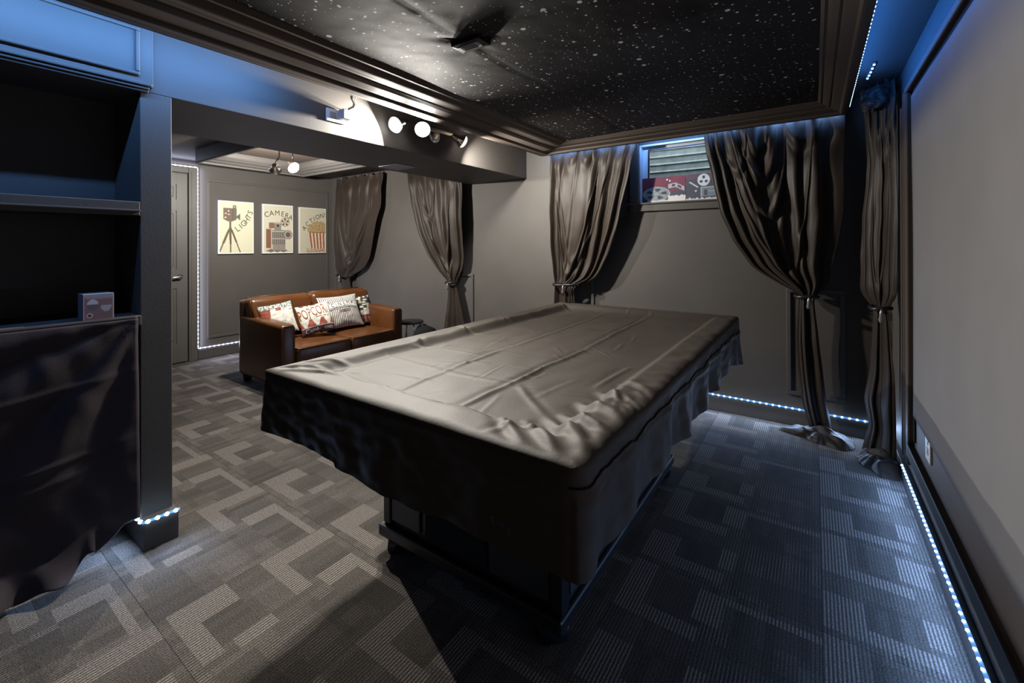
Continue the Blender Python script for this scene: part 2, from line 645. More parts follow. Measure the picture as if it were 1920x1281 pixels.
def star_z(u, v):
    x, y = SX0 + u * (SX1 - SX0), SY0 + v * (SY1 - SY0)
    e = min(x - SX0, SX1 - x, y - SY0, SY1 - y)
    z = 2.134 - 0.010 * min(1, e / 0.5) + 0.006 * noise.noise(Vector((x * 1.6, y * 1.6, 0)))
    dx = max(VX0 - x, 0, x - VX1)
    dy = max(VY0 - y, 0, y - VY1)
    d = hypot(dx, dy)
    a = atan2(y - 1.45, x + 1.21)
    z += 0.012 * exp(-d / 0.06) * max(0, sin(a * 5 + 0.6)) ** 2
    z += 0.003 * exp(-((x - (-1.21 + 0.02 * sin(y * 3))) / 0.012) ** 2)
    return Vector((x, y, z))


bm = bmesh.new()
grid(bm, 90, 150, star_z)
sf = obj('ceiling_fabric', bm, M['stars'])
tag(sf, 'black ceiling fabric printed with white stars stretched inside the crown frame', 'ceiling fabric')

# ceiling vent
t = thing('ceiling_vent', 'small metal vent poking through the starry ceiling fabric', 'vent', (-1.213, 1.45, 2.11))
bm = bmesh.new()
rect_sweep(bm, [(VX0 - 0.004, VX1 + 0.004, VY0 - 0.004, VY1 + 0.004, 2.125), (VX0 - 0.004, VX1 + 0.004, VY0 - 0.004, VY1 + 0.004, 2.108),
                (VX0 + 0.012, VX1 - 0.012, VY0 + 0.012, VY1 - 0.012, 2.106), (VX0 + 0.012, VX1 - 0.012, VY0 + 0.012, VY1 - 0.012, 2.125)], True)
obj('frame', bm, M['black'], t)
bm = bmesh.new()
bx(bm, VX0 + 0.018, VX1 - 0.018, VY0 + 0.016, VY1 - 0.016, 2.103, 2.122, 0.003)
obj('damper', bm, M['greyplastic'], t)
bm = bmesh.new()
for k in range(3):
    yy = VY0 + 0.024 + k * 0.012
    bx(bm, VX0 + 0.03, VX1 - 0.04, yy, yy + 0.003, 2.1005, 2.104)
obj('louver', bm, M['black'], t)

# bay crown frame
bprof = [(0.0, ZC), (0.0, 2.072), (0.006, 2.062), (0.024, 2.060), (0.034, 2.066), (0.038, 2.078), (0.050, 2.080), (0.070, 2.092),
         (0.078, 2.102), (0.090, 2.104), (0.108, 2.116), (0.114, 2.126), (0.124, 2.128), (0.136, 2.140), (0.140, 2.15), (0.140, ZC)]
bm = bmesh.new()
rect_sweep(bm, crown_rects(-4.955, -3.70, 1.755, 2.86, bprof), close_loop=False)
struct('trim_2', bm, M['trim'], 'grey crown moulding frame on the ceiling over the sofa', smooth_angle=28)

# beam vent
t = thing('beam_vent', 'grey vent grille set in the underside of the ceiling beam', 'vent', (-2.80, 2.42, 1.895))
bm = bmesh.new()
rect_sweep(bm, [(-2.92, -2.70, 2.32, 2.52, 1.9), (-2.92, -2.70, 2.32, 2.52, 1.893), (-2.90, -2.72, 2.34, 2.50, 1.892), (-2.90, -2.72, 2.34, 2.50, 1.9)], True)
obj('frame', bm, M['greyplastic'], t)
for k in range(6):
    bm = bmesh.new()
    xx = -2.893 + k * 0.029
    bx(bm, xx, xx + 0.022, 2.342, 2.498, 1.8935, 1.8975)
    obj('slat', bm, M['greyplastic'], t)

# baseboards and panel mouldings
bm = bmesh.new()
bx(bm, XL + 0.0, XR, YF - 0.018, YF, 0.0, 0.105, 0.004)
struct('baseboard_far', bm, M['trim'])
bm = bmesh.new()
bx(bm, XR - 0.024, XR, YN, YF - 0.018, 0.0, 0.088, 0.004)
struct('baseboard_right', bm, M['trim'])
bm = bmesh.new()
bx(bm, XL, XL + 0.018, 2.0, YF - 0.018, 0.0, 0.105, 0.004)
struct('baseboard_left', bm, M['trim'])


def panel_x(name, x, y0, y1, z0, z1, w_=0.028, d=0.014, sgn=1):
    """picture-frame moulding on a wall of constant x."""
    bm = bmesh.new()
    f = x + sgn * d
    for (a0, a1, b0, b1) in ((y0, y1, z1 - w_, z1), (y0, y1, z0, z0 + w_), (y0, y0 + w_, z0 + w_, z1 - w_), (y1 - w_, y1, z0 + w_, z1 - w_)):
        bx(bm, min(x, f), max(x, f), a0, a1, b0, b1, 0.004)
    return struct(name, bm, M['trim'])


def panel_y(name, y, x0, x1, z0, z1, w_=0.028, d=0.014):
    bm = bmesh.new()
    for (a0, a1, b0, b1) in ((x0, x1, z1 - w_, z1), (x0, x1, z0, z0 + w_), (x0, x0 + w_, z0 + w_, z1 - w_), (x1 - w_, x1, z0 + w_, z1 - w_)):
        bx(bm, a0, a1, y - d, y, b0, b1, 0.004)
    return struct(name, bm, M['trim'])


panel_x('trim_3', XL, 2.095, 3.575, 0.215, 2.005)
panel_y('trim_4', YF, -0.162, 0.165, 0.21, 0.945)
panel_y('trim_5', YF, -1.99, -1.60, 0.21, 0.945)
panel_y('trim_6', YF, -3.33, -2.98, 0.21, 0.945)
panel_y('trim_7', YF, -5.45, -5.02, 0.21, 0.945)
# narrow casing on the right wall beside the corner curtain
bm = bmesh.new()
for k, (a, b) in enumerate(((2.985, 3.02), (3.05, 3.075), (3.12, 3.15))):
    bx(bm, XR - 0.016, XR, a, b, 0.12, 1.98, 0.004)
struct('trim_8', bm, M['crown'])

# ------------------------------------------------------------------ door
DY0, DY1, DZ = 1.13, 1.902, 2.03
bm = bmesh.new()
bx(bm, XL + 0.001, XL + 0.034, DY1 + 0.008, 1.992, 0.0, 2.105, 0.004)
bx(bm, XL + 0.001, XL + 0.034, DY0 - 0.10, DY0 - 0.01, 0.0, 2.105, 0.004)
bx(bm, XL + 0.001, XL + 0.034, DY0 - 0.01, DY1 + 0.008, DZ + 0.012, 2.105, 0.004)
bx(bm, XL + 0.001, XL + 0.038, DY1 + 0.030, DY1 + 0.042, 0.0, 2.06, 0.003)
dc = struct('door_1', bm, M['door'], 'grey six panel door edged with a lit strip')
bm = bmesh.new()
bx(bm, XL + 0.002, XL + 0.014, DY0, DY1, 0.012, DZ, 0.003)
stile = [(DY0, DY0 + 0.10), (DY0 + 0.335, DY0 + 0.437), (DY1 - 0.10, DY1)]
rails = [(0.012, 0.215), (0.80, 1.01), (1.63, 1.75), (1.912, DZ)]
for a, b in stile:
    bx(bm, XL + 0.012, XL + 0.024, a, b, 0.012, DZ, 0.002)
for (ya, yb) in ((DY0 + 0.0985, DY0 + 0.3365), (DY0 + 0.4355, DY1 - 0.0985)):
    for a, b in rails:
        bx(bm, XL + 0.012, XL + 0.0236, ya, yb, a, b)
leaf = obj('door_leaf', bm, M['door'], dc)
for (ya, yb) in ((DY0 + 0.10, DY0 + 0.335), (DY0 + 0.437, DY1 - 0.10)):
    for (za, zb) in ((0.215, 0.80), (1.01, 1.63), (1.75, 1.912)):
        bm = bmesh.new()
        bx(bm, XL + 0.012, XL + 0.021, ya + 0.025, yb - 0.025, za + 0.025, zb - 0.025, 0.007, seg=1)
        obj('door_panel', bm, M['door'], leaf)
bm = bmesh.new()
hy, hz = 1.832, 0.925
lathe(bm, (XL + 0.024, hy, hz), (1, 0, 0), [(0.028, 0), (0.028, 0.006), (0.012, 0.010), (0.010, 0.045), (0.011, 0.055)], 20)
tube(bm, [(XL + 0.075, hy, hz), (XL + 0.078, hy - 0.03, hz + 0.001), (XL + 0.078, hy - 0.075, hz - 0.003), (XL + 0.074, hy - 0.112, hz - 0.010)], [0.011, 0.011, 0.009, 0.008], 10)
obj('lever_handle', bm, M['satin'], leaf)

# ------------------------------------------------------------------ window
bm = bmesh.new()   # casing
bx(bm, WX0 - 0.075, WX0, YF - 0.022, YF + 0.001, WZ0 - 0.07, WZ1 + 0.05, 0.004)
bx(bm, WX1, WX1 + 0.07, YF - 0.022, YF + 0.001, WZ0 - 0.07, WZ1 + 0.05, 0.004)
bx(bm, WX0, WX1, YF - 0.022, YF + 0.001, WZ0 - 0.07, WZ0 - 0.012, 0.004)
bx(bm, WX0 - 0.10, WX1 + 0.09, YF - 0.035, YF + 0.06, WZ0 - 0.014, WZ0 + 0.0, 0.004)
win = struct('window_1', bm, M['trim'], 'small high basement window between the curtains')
bm = bmesh.new()
fy0, fy1 = YF + 0.05, YF + 0.10
fw = 0.06
bx(bm, WX0, WX0 + fw, fy0, fy1, WZ0, WZ1, 0.004)
bx(bm, WX1 - fw, WX1, fy0, fy1, WZ0, WZ1, 0.004)
bx(bm, WX0 + fw, WX1 - fw, fy0, fy1, WZ1 - 0.035, WZ1, 0.004)
bx(bm, WX0 + fw, WX1 - fw, fy0, fy1, WZ0, WZ0 + 0.035, 0.004)
bx(bm, WX0 + 0.001, WX0 + 0.018, YF + 0.001, fy0, WZ0, WZ1, 0.003)
bx(bm, WX0 + 0.018, WX1 - 0.001, YF + 0.001, fy0, WZ1 - 0.016, WZ1, 0.003)
obj('window_frame', bm, M['vinyl'], win)
bm = bmesh.new()
g0, g1 = WX0 + fw, WX1 - fw
bx(bm, g0, g0 + 0.008, fy0 - 0.004, fy0 + 0.01, WZ0 + 0.035, WZ1 - 0.035)
bx(bm, g0 + 0.008, g1, fy0 - 0.004, fy0 + 0.01, WZ1 - 0.043, WZ1 - 0.035)
obj('gasket', bm, M['black'], win)
bm = bmesh.new()
bx(bm, g0, g1, fy0 + 0.022, fy0 + 0.026, WZ0 + 0.035, WZ1 - 0.035)
obj('window_pane', bm, M['glass'], win)
# corrugated window well outside
t = thing('exterior_window_well', 'corrugated steel window well outside the high window', 'window well', (-0.77, 4.1, 1.0))
bm = bmesh.new()


def well(u, v):
    a = pi * u
    z = 1.0 + v * 1.55
    ph = (z - 1.0) / 0.068
    r = -0.010 * exp(-(((ph % 1) - 0.5) / 0.10) ** 2)
    return Vector((-0.77 - (0.95 + r) * cos(a), 3.76 + (0.36 + r) * sin(a) ** 0.5, z))


grid(bm, 40, 280, well)
obj('corrugated_wall', bm, M['metalwell'], t)
bm = bmesh.new()
bx(bm, -1.75, 0.21, 3.76, 4.16, 0.96, 1.0)
obj('gravel_base', bm, M['greyplastic'], t)

# ------------------------------------------------------------------ shelf unit on the left
t = thing('shelf_unit', 'grey built-in shelf unit with panelled header beside the slim pillar', 'shelf unit', (-2.48, -0.3, 0.0))
sy0, sy1 = -1.58, YP0 - 0.001
bm = bmesh.new()
bx(bm, -2.655, -2.645, sy0, sy1, 0.0, ZC - 0.002)
obj('back_panel', bm, M['wall'], t)
bm = bmesh.new()
bx(bm, -2.645, -2.29, sy0, sy1, 0.925, 0.965, 0.003)
obj('counter_top', bm, M['wall'], t)
bm = bmesh.new()
bx(bm, -2.645, -2.32, sy0, sy1, 1.385, 1.41, 0.002)
sh = obj('shelf', bm, M['wall'], t)
bm = bmesh.new()
bx(bm, -2.32, -2.305, sy0, sy1, 1.378, 1.436, 0.003)
bx(bm, -2.305, -2.296, sy0, sy1, 1.394, 1.402, 0.002)
obj('shelf_lip', bm, M['wall'], sh)
bm = bmesh.new()
bx(bm, -2.645, -2.295, sy0, sy1, 1.90, 1.915)
bx(bm, -2.309, -2.285, sy0, 0.658, 1.915, ZC - 0.002, 0.002)
hd = obj('header', bm, M['wall'], t)
bm = bmesh.new()   # recessed-panel moulding
for (a0, a1, b0, b1) in ((-0.9, 0.612, 2.135, 2.150), (-0.9, 0.612, 1.952, 1.967), (0.597, 0.612, 1.967, 2.135), (-0.9, -0.885, 1.967, 2.135)):
    bx(bm, -2.286, -2.272, a0, a1, b0, b1, 0.005)
obj('panel_moulding', bm, M['wall'], hd)
bm = bmesh.new()
for (x1_, z0_, z1_) in ((-2.272, 1.915, 1.929), (-2.280, 1.903, 1.915), (-2.288, 1.893, 1.903)):
    bx(bm, -2.31, x1_, sy0, 0.652 if x1_ > -2.275 else 0.645, z0_, z1_, 0.004)
obj('lower_moulding', bm, M['wall'], hd)
for yy in (-1.56, -0.5):
    bm = bmesh.new()
    bx(bm, -2.645, -2.34, yy, yy + 0.03, 0.0, 0.925)
    obj('upright', bm, M['ceil'], t)

# fabric hung over the counter front
def skirt_pos(u, v):
    """u 0..1 along y (towards the pillar), v 0..1 from the top down."""
    y = -1.45 + u * (0.605 + 1.45)
    # hem drops away from the pillar: high by the pillar, on the floor further left
    drop = 0.952 - 0.13
    e = 0.605 - y
    hem = 0.15 - 0.012 * min(e, 0.1) / 0.1
    if e > 0.06:
        k = min(1.0, (e - 0.06) / 0.20)
        hem = 0.135 - 0.125 * k ** 0.8
    z = 0.955 + (hem - 0.955) * v
    f = v
    # radiating folds from the top corner by the pillar
    ang = atan2(0.955 - z, max(e, 0.02))
    rad = hypot(e, 0.955 - z)
    x = -2.282 + 0.012 * f + 0.010 * min(1, rad / 0.4) * sin(ang * 13 + 0.4) * exp(-max(0, rad - 0.9) / 0.6)
    x += 0.020 * f * noise.noise(Vector((y * 5.0, z * 1.2, 0.3))) + 0.004 * noise.noise(Vector((y * 16, z * 10, 2)))
    # fold creases
    for (yc, zc, hw) in ((0.20, 0.70, 0.30), (0.33, 0.45, 0.16), (0.18, 0.37, 0.25)):
        dd = (z - zc) - 0.12 * (y - yc)
        x += 0.006 * exp(-(dd / 0.012) ** 2) * exp(-((y - yc) / hw) ** 2)
    if v > 0.88 and e > 0.14:     # gathers where it meets the carpet
        g_ = (v - 0.88) / 0.12
        x += g_ * (0.05 + 0.03 * sin(y * 40) + 0.03 * noise.noise(Vector((y * 12, 0, 7))))
        z += g_ * 0.016 * (1 + sin(y * 55 + 2))
    x = max(x, -2.288)
    return Vector((x, y, max(z, 0.006)))


bm = bmesh.new()
grid(bm, 170, 120, skirt_pos)
# flap lying on the counter edge
grid(bm, 170, 4, lambda u, v: Vector((-2.282 - 0.012 * v, -1.45 + u * 2.055, 0.955 + 0.012 * min(1, v * 2))))
o = obj('counter_skirt', bm, M['skirtcloth'])
md = o.modifiers.new('thickness', 'SOLIDIFY')
md.thickness = 0.002
tag(o, 'black fabric draped down the front of the shelf counter to the floor', 'fabric')


# ------------------------------------------------------------------ printed sheet helper
def printed_sheet(name, nu, nv, posf, colf, mat, parent, back=None):
    """Grid sheet whose colour attribute holds the flat print."""
    bm = bmesh.new()
    lay = bm.verts.layers.float_color.new('print')
    vv = [[None] * nu for _ in range(nv)]
    for j in range(nv):
        for i in range(nu):
            u, v = i / (nu - 1), j / (nv - 1)
            q = bm.verts.new(posf(u, v))
            q[lay] = (*colf(u, v), 1)
            vv[j][i] = q
    for j in range(nv - 1):
        for i in range(nu - 1):
            f = bm.faces.new((vv[j][i], vv[j][i + 1], vv[j + 1][i + 1], vv[j + 1][i]))
            f.smooth = True
    if back is not None:      # closes the sheet into a cushion with its back side
        bb = [[None] * nu for _ in range(nv)]
        for j in range(nv):
            for i in range(nu):
                if i in (0, nu - 1) or j in (0, nv - 1):
                    bb[j][i] = vv[j][i]
                else:
                    u, v = i / (nu - 1), j / (nv - 1)
                    q = bm.verts.new(back(u, v))
                    q[lay] = (*colf(u, v), 1)
                    bb[j][i] = q
        for j in range(nv - 1):
            for i in range(nu - 1):
                f = bm.faces.new((bb[j][i], bb[j + 1][i], bb[j + 1][i + 1], bb[j][i + 1]))
                f.smooth = True
    return obj(name, bm, mat, parent)


def seg_d(u, v, a, b, asp=1.0):
    ax, ay, bx_, by = a[0] * asp, a[1], b[0] * asp, b[1]
    px, py = u * asp, v
    dx, dy = bx_ - ax, by - ay
    tt = max(0, min(1, ((px - ax) * dx + (py - ay) * dy) / (dx * dx + dy * dy + 1e-9)))
    return hypot(px - ax - tt * dx, py - ay - tt * dy)


CREAM = (0.66, 0.64, 0.47)


def art_lights(u, v):
    if u < 0.022 or u > 0.978 or v < 0.014 or v > 0.986:
        return (0.85, 0.84, 0.80)
    a = 0.62
    col = CREAM
    if seg_d(u, v, (0.31, 0.5), (0.03, 0.05), a) < 0.012 + 0.008 * (0.2 < v < 0.45):
        col = (0.13, 0.10, 0.06)
    if seg_d(u, v, (0.32, 0.5), (0.325, 0.03), a) < 0.010 + 0.008 * (0.18 < v < 0.45):
        col = (0.14, 0.09, 0.06)
    if seg_d(u, v, (0.33, 0.5), (0.60, 0.03), a) < 0.010 + 0.006 * (0.22 < v < 0.45):
        col = (0.10, 0.08, 0.05)
    if abs(u - 0.315) < 0.028 and 0.48 < v < 0.63:
        col = (0.12, 0.10, 0.08)
    if 0.12 < u < 0.50 and 0.655 < v < 0.865:
        col = (0.17, 0.12, 0.09)
        if u > 0.385:
            col = (0.13, 0.12, 0.10)
        if abs(u - 0.385) < 0.006:
            col = (0.05, 0.04, 0.03)
        for (cu, cv, ru, rv) in ((0.27, 0.81, 0.022, 0.016), (0.19, 0.765, 0.034, 0.010), (0.28, 0.745, 0.028, 0.008), (0.185, 0.685, 0.020, 0.014)):
            if abs(u - cu) < ru and abs(v - cv) < rv:
                col = (0.62, 0.55, 0.45)
    if 0.61 < v < 0.655 and 0.12 + (0.655 - v) * 3.0 < u < 0.50 - (0.655 - v) * 3.0:
        col = (0.16, 0.12, 0.09)
    if 0.50 < u < 0.60 and abs(v - 0.705) < 0.012 + (u - 0.50) * 0.55:
        col = (0.11, 0.11, 0.10)
    if 0.385 < u < 0.49 and 0.865 < v < 0.925:
        r = hypot((u - 0.44) * a, v - 0.895)
        col = (0.10, 0.10, 0.09) if r < 0.034 else col
        if r < 0.016:
            col = (0.45, 0.44, 0.38)
    return col


def art_camera(u, v):
    if u < 0.025 or u > 0.975 or v < 0.014 or v > 0.986:
        return (0.85, 0.84, 0.80)
    a = 0.63
    col = (0.60, 0.57, 0.45)
    if abs(v - 0.055) < 0.025 + 0.012 * sin(u * 30) and 0.12 < u < 0.80:
        col = (0.16, 0.14, 0.13)
    if 0.11 < u < 0.30 and 0.10 < v < 0.51:
        col = (0.21, 0.095, 0.055)
        if u > 0.265 or v > 0.495 or v < 0.112:
            col = (0.50, 0.40, 0.30)
    if 0.20 < u < 0.40 and 0.51 < v < 0.63:
        col = (0.23, 0.12, 0.075)
    if 0.37 < u < 0.60 and 0.48 < v < 0.64:
        col = (0.24, 0.22, 0.19)
        if hypot((u - 0.49) * a, v - 0.57) < 0.026:
            col = (0.04, 0.03, 0.03)
        if v > 0.615:
            col = (0.40, 0.37, 0.31)
    if 0.30 < u < 0.74 and 0.18 < v < 0.48:
        k = 0.5 + 0.5 * sin(u * 95)
        col = (0.12 + 0.14 * k, 0.11 + 0.12 * k, 0.10 + 0.10 * k)
        if abs(v - 0.455) < 0.012 or abs(v - 0.30) < 0.008:
            col = (0.42, 0.40, 0.36)
    if 0.32 < u < 0.74 and 0.06 < v < 0.18:
        k = 0.5 + 0.5 * sin(u * 60 + v * 140)
        col = (0.10 + 0.35 * k, 0.09 + 0.30 * k, 0.08 + 0.25 * k)
    r = hypot((u - 0.73) * a, (v - 0.65))
    if r < 0.095:
        col = (0.55, 0.50, 0.40)
        an = atan2(v - 0.65, (u - 0.73) * a)
        if 0.03 < r < 0.08 and sin(an * 5) > -0.1:
            col = (0.11, 0.06, 0.045)
        if r > 0.088 or r < 0.012:
            col = (0.07, 0.06, 0.05)
    r = hypot((u - 0.83) * a, v - 0.385)
    if r < 0.095:
        col = (0.14, 0.12, 0.11)
        if 0.060 < r < 0.078:
            col = (0.50, 0.44, 0.35)
        if r < 0.036:
            col = (0.16, 0.07, 0.05)
    return col


def art_action(u, v):
    if u < 0.025 or u > 0.975 or v < 0.014 or v > 0.986:
        return (0.70, 0.66, 0.58)
    col = (0.50, 0.47, 0.36)
    edge = 0.35 + (0.47 - v) * 0.22
    if 0.07 < v < 0.47 and u > edge:
        k = ((u - edge) / (1.02 - edge) * 5.2) % 1.0
        col = (0.34, 0.085, 0.055) if k < 0.5 else (0.62, 0.56, 0.42)
        if v > 0.455:
            col = (0.22, 0.13, 0.06)
    d = hypot((u - 0.72) / 0.44, (v - 0.47) / 0.24)
    if v >= 0.47 and d < 1.0 + 0.10 * noise.noise(Vector((u * 16, v * 12, 0))):
        k = noise.noise(Vector((u * 34, v * 46, 1.0)))
        col = (0.50, 0.38, 0.20) if k > 0.12 else ((0.26, 0.16, 0.07) if k < -0.1 else (0.40, 0.28, 0.13))
    if v < 0.10 + 0.05 * noise.noise(Vector((u * 12, 0, 3))) and u > 0.26:
        k = noise.noise(Vector((u * 40, v * 60, 5.0)))
        col = (0.60, 0.52, 0.42) if k > 0 else (0.28, 0.10, 0.06)
    return col


def poster(name, label, y0, y1, z0, z1, art, letters, grp):
    t = thing(name, label, 'poster', (XL, (y0 + y1) / 2, z0), grp)
    bm = bmesh.new()
    bx(bm, XL + 0.001, XL + 0.030, y0, y1, z0, z1, 0.003)
    obj('canvas_block', bm, M['white'], t)
    xf = XL + 0.0312
    sh_ = printed_sheet('printed_picture', 110, 170, lambda u, v: Vector((xf, y0 + 0.002 + u * (y1 - y0 - 0.004), z0 + 0.002 + v * (z1 - z0 - 0.004))), art, M['print'], t)
    bm = bmesh.new()
    W, H = y1 - y0, z1 - z0
    for ch, u, v, rot, size in letters:
        put_text(bm, ch, size, lambda a, b, u=u, v=v: Vector((xf + 0.0008, y0 + u * W + a, z0 + v * H + b)), rot=rot, sx=0.92)
    obj('printed_lettering', bm, M['ink'], t)


poster('wall_poster', 'cream poster reading LIGHTS with an old film camera on a tripod', 2.198, 2.578, 1.160, 1.775, art_lights,
       [('L', 0.52, 0.47, 0.60, 0.092), ('I', 0.615, 0.52, 0.68, 0.092), ('G', 0.70, 0.575, 0.78, 0.092), ('H', 0.79, 0.645, 0.9, 0.092),
        ('T', 0.855, 0.715, 1.0, 0.092), ('S', 0.905, 0.80, 1.1, 0.092)], 'film posters on the left wall')
poster('wall_poster', 'cream poster reading CAMERA with a brown bellows camera', 2.680, 3.062, 1.157, 1.770, art_camera,
       [('C', 0.13, 0.785, 0.22, 0.094), ('A', 0.285, 0.815, 0.12, 0.094), ('M', 0.47, 0.825, 0.0, 0.090), ('E', 0.645, 0.81, -0.12, 0.092),
        ('R', 0.785, 0.785, -0.2, 0.092), ('A', 0.915, 0.745, -0.3, 0.092)], 'film posters on the left wall')
poster('wall_poster', 'beige poster reading ACTION! with a striped popcorn bucket', 3.146, 3.530, 1.150, 1.762, art_action,
       [('A', 0.18, 0.545, 0.75, 0.088), ('C', 0.30, 0.635, 0.62, 0.088), ('T', 0.435, 0.71, 0.5, 0.088), ('I', 0.545, 0.755, 0.4, 0.088),
        ('O', 0.67, 0.80, 0.3, 0.088), ('N', 0.83, 0.835, 0.2, 0.086), ('!', 0.945, 0.85, 0.1, 0.088)], 'film posters on the left wall')


# window cards
def art_reel(u, v):
    col = (0.16, 0.030, 0.045) if v > 0.42 + 0.1 * sin(u * 2) else (0.05, 0.055, 0.075)
    if v > 0.42:
        col = (0.15 - 0.05 * u * 0 + 0.02 * v, 0.032, 0.05)
    for (du, dv) in ((0.60, 0.88), (0.66, 0.83)):
        if hypot((u - du) * 1.9, v - dv) < 0.035:
            col = (0.75, 0.72, 0.72)
    e = hypot((u - 0.36) / 0.29, (v - 0.34) / 0.27)
    if e < 1.06:
        col = (0.20, 0.22, 0.23)
        if e > 0.92 or e < 0.18:
            col = (0.32, 0.35, 0.36)
        an = atan2((v - 0.34) / 0.27, (u - 0.36) / 0.29)
        if 0.36 < e < 0.80 and sin(an * 5 + 0.8) > 0.0:
            col = (0.035, 0.045, 0.06)
        elif 0.3 < e < 0.84:
            col = (0.27, 0.30, 0.31)
    if 0.62 < u < 0.97 and abs(v - (0.66 - 0.9 * max(0, u - 0.78) + 0.3 * min(0, u - 0.78))) < 0.085:
        col = (0.40, 0.40, 0.41)
        if 0.70 < u < 0.78 or 0.83 < u < 0.92:
            if abs(v - (0.66 - 0.9 * max(0, u - 0.78) + 0.3 * min(0, u - 0.78))) < 0.05:
                col = (0.06, 0.06, 0.07)
    if v < 0.10 + 0.14 * (u > 0.62) + 0.06 * noise.noise(Vector((u * 18, 0, 0))):
        col = (0.62, 0.58, 0.54) if u > 0.15 and e > 1.0 else col
    return col


def art_projector(u, v):
    col = (0.055, 0.062, 0.080)
    if v > 0.80:
        col = (0.12, 0.06, 0.075)
    for (cu, cv, r0) in ((0.36, 0.76, 0.23), (0.72, 0.70, 0.20)):
        r = hypot((u - cu) * 1.85, v - cv)
        if r < r0:
            col = (0.60, 0.62, 0.62)
            an = atan2(v - cv, (u - cu) * 1.85)
            for k in range(3):
                aa = pi / 2 + k * 2 * pi / 3
                if hypot((u - cu) * 1.85 - 0.11 * cos(aa), v - cv - 0.11 * sin(aa)) < 0.058:
                    col = (0.05, 0.06, 0.07)
    if 0.30 < u < 0.86 and 0.13 < v < 0.50:
        col = (0.17, 0.20, 0.23)
        if v > 0.465 or u < 0.325:
            col = (0.36, 0.40, 0.43)
        if 0.37 < u < 0.43 and 0.18 < v < 0.40:
            col = (0.06, 0.07, 0.08)
        if 0.46 < u < 0.7 and abs(v - 0.33) < 0.008:
            col = (0.40, 0.45, 0.48)
    if seg_d(u, v, (0.08, 0.70), (0.24, 0.50), 1.85) < 0.026:
        col = (0.50, 0.50, 0.49)
    if hypot((u - 0.20) * 1.85, v - 0.36) < 0.04:
        col = (0.50, 0.50, 0.50)
    if v < 0.08 + 0.07 * noise.noise(Vector((u * 20, 0, 4))):
        col = (0.56, 0.53, 0.50)
    return col


for (nm, lb, xa, xb, art) in (('art_card', 'dark red card with a grey film reel picture propped in the window', -1.190, -0.834, art_reel),
                              ('art_card', 'slate card with a film projector picture propped in the window', -0.830, -0.47, art_projector)):
    t = thing(nm, lb, 'art card', ((xa + xb) / 2, YF + 0.025, WZ0), 'film cards in the window')
    bm = bmesh.new()
    bx(bm, xa, xb, YF + 0.024, YF + 0.034, WZ0 + 0.001, WZ0 + 0.205, 0.001)
    obj('board', bm, M['blackmatte'], t)
    printed_sheet('printed_picture', 90, 56, lambda u, v: Vector((xa + u * (xb - xa), YF + 0.0232, WZ0 + 0.001 + v * 0.204)), art, M['print'], t)

# small product box on the counter
t = thing('product_box', 'small glossy boxed lamp gift standing on the counter edge', 'box', (-2.34, 0.485, 0.9655))
bm = bmesh.new()
bxa, bya, byb, bz0, bz1 = -2.303, 0.445, 0.535, 0.9655, 1.066
bx(bm, bxa - 0.075, bxa, bya, byb, bz0, bz1, 0.001)
obj('carton', bm, M['greyplastic'], t)


def art_box(u, v):
    col = (0.26, 0.15, 0.18)
    if v > 0.86:
        col = (0.34, 0.36, 0.44)
    if u < 0.03 or u > 0.965:
        col = (0.55, 0.50, 0.52)
    if 0.80 < v < 0.86 and 0.1 < u < 0.95:
        col = (0.42, 0.28, 0.33)
    if 0.12 < u < 0.48 and 0.60 < v < 0.80 and hypot((u - 0.30) / 0.19, (v - 0.58) / 0.22) < 1:
        col = (0.62, 0.62, 0.74)
    if 0.12 < u < 0.52 and v < 0.58 and hypot((u - 0.32) / 0.20, (v - 0.58) / 0.22) < 1:
        col = (0.13, 0.14, 0.15)
    if 0.58 < u < 0.92 and 0.30 < v < 0.55 and hypot((u - 0.75) / 0.18, (v - 0.55) / 0.26) < 1:
        k = abs(sin(u * 60))
        col = (0.15 + 0.5 * k, 0.15 + 0.5 * k, 0.18 + 0.55 * k)
    if 0.58 < u < 0.92 and 0.10 < v < 0.26:
        col = (0.20, 0.17, 0.12)
    r = hypot((u - 0.2), (v - 0.17) * 1.1)
    if r < 0.11:
        col = (0.6, 0.5, 0.52) if r > 0.06 else (0.10, 0.02, 0.03)
    return col


printed_sheet('printed_front', 50, 50, lambda u, v: Vector((bxa + 0.0006, bya + 0.001 + u * (byb - bya - 0.002), bz0 + 0.001 + v * (bz1 - bz0 - 0.002))), art_box, M['print'], t)

# ------------------------------------------------------------------ pool table and cover
TX0, TX1, TY0, TY1 = -1.600, -0.372, 0.765, 2.955
t = thing('pool_table', 'black pool table standing under a charcoal cover', 'pool table', (-1.05, 1.8, 0.0))
BX0, BX1, BY0, BY1 = -1.462, -0.648, 1.195, 2.43
bm = bmesh.new()
bx(bm, BX0, BX1, BY0, BY1, 0.10, 0.62, 0.004)
body = obj('cabinet', bm, M['black'], t)
M['tablepanel'] = plain('charcoal_laminate', (0.022, 0.022, 0.028), 0.5, 0.5, var=0.15)
for (a, b, mt) in ((BX0 + 0.045, BX0 + 0.205, M['tablepanel']), (BX0 + 0.235, BX0 + 0.525, M['blackmatte']), (BX0 + 0.545, BX1 - 0.035, M['tablepanel'])):
    bm = bmesh.new()
    bx(bm, a, b, BY0 - 0.010, BY0 + 0.004, 0.135, 0.60, 0.003)
    obj('end_panel', bm, mt, body)
bm = bmesh.new()
bx(bm, BX1 - 0.004, BX1 + 0.010, BY0 + 0.05, BY1 - 0.05, 0.14, 0.60, 0.003)
obj('side_panel', bm, M['tablepanel'], body)
bm = bmesh.new()
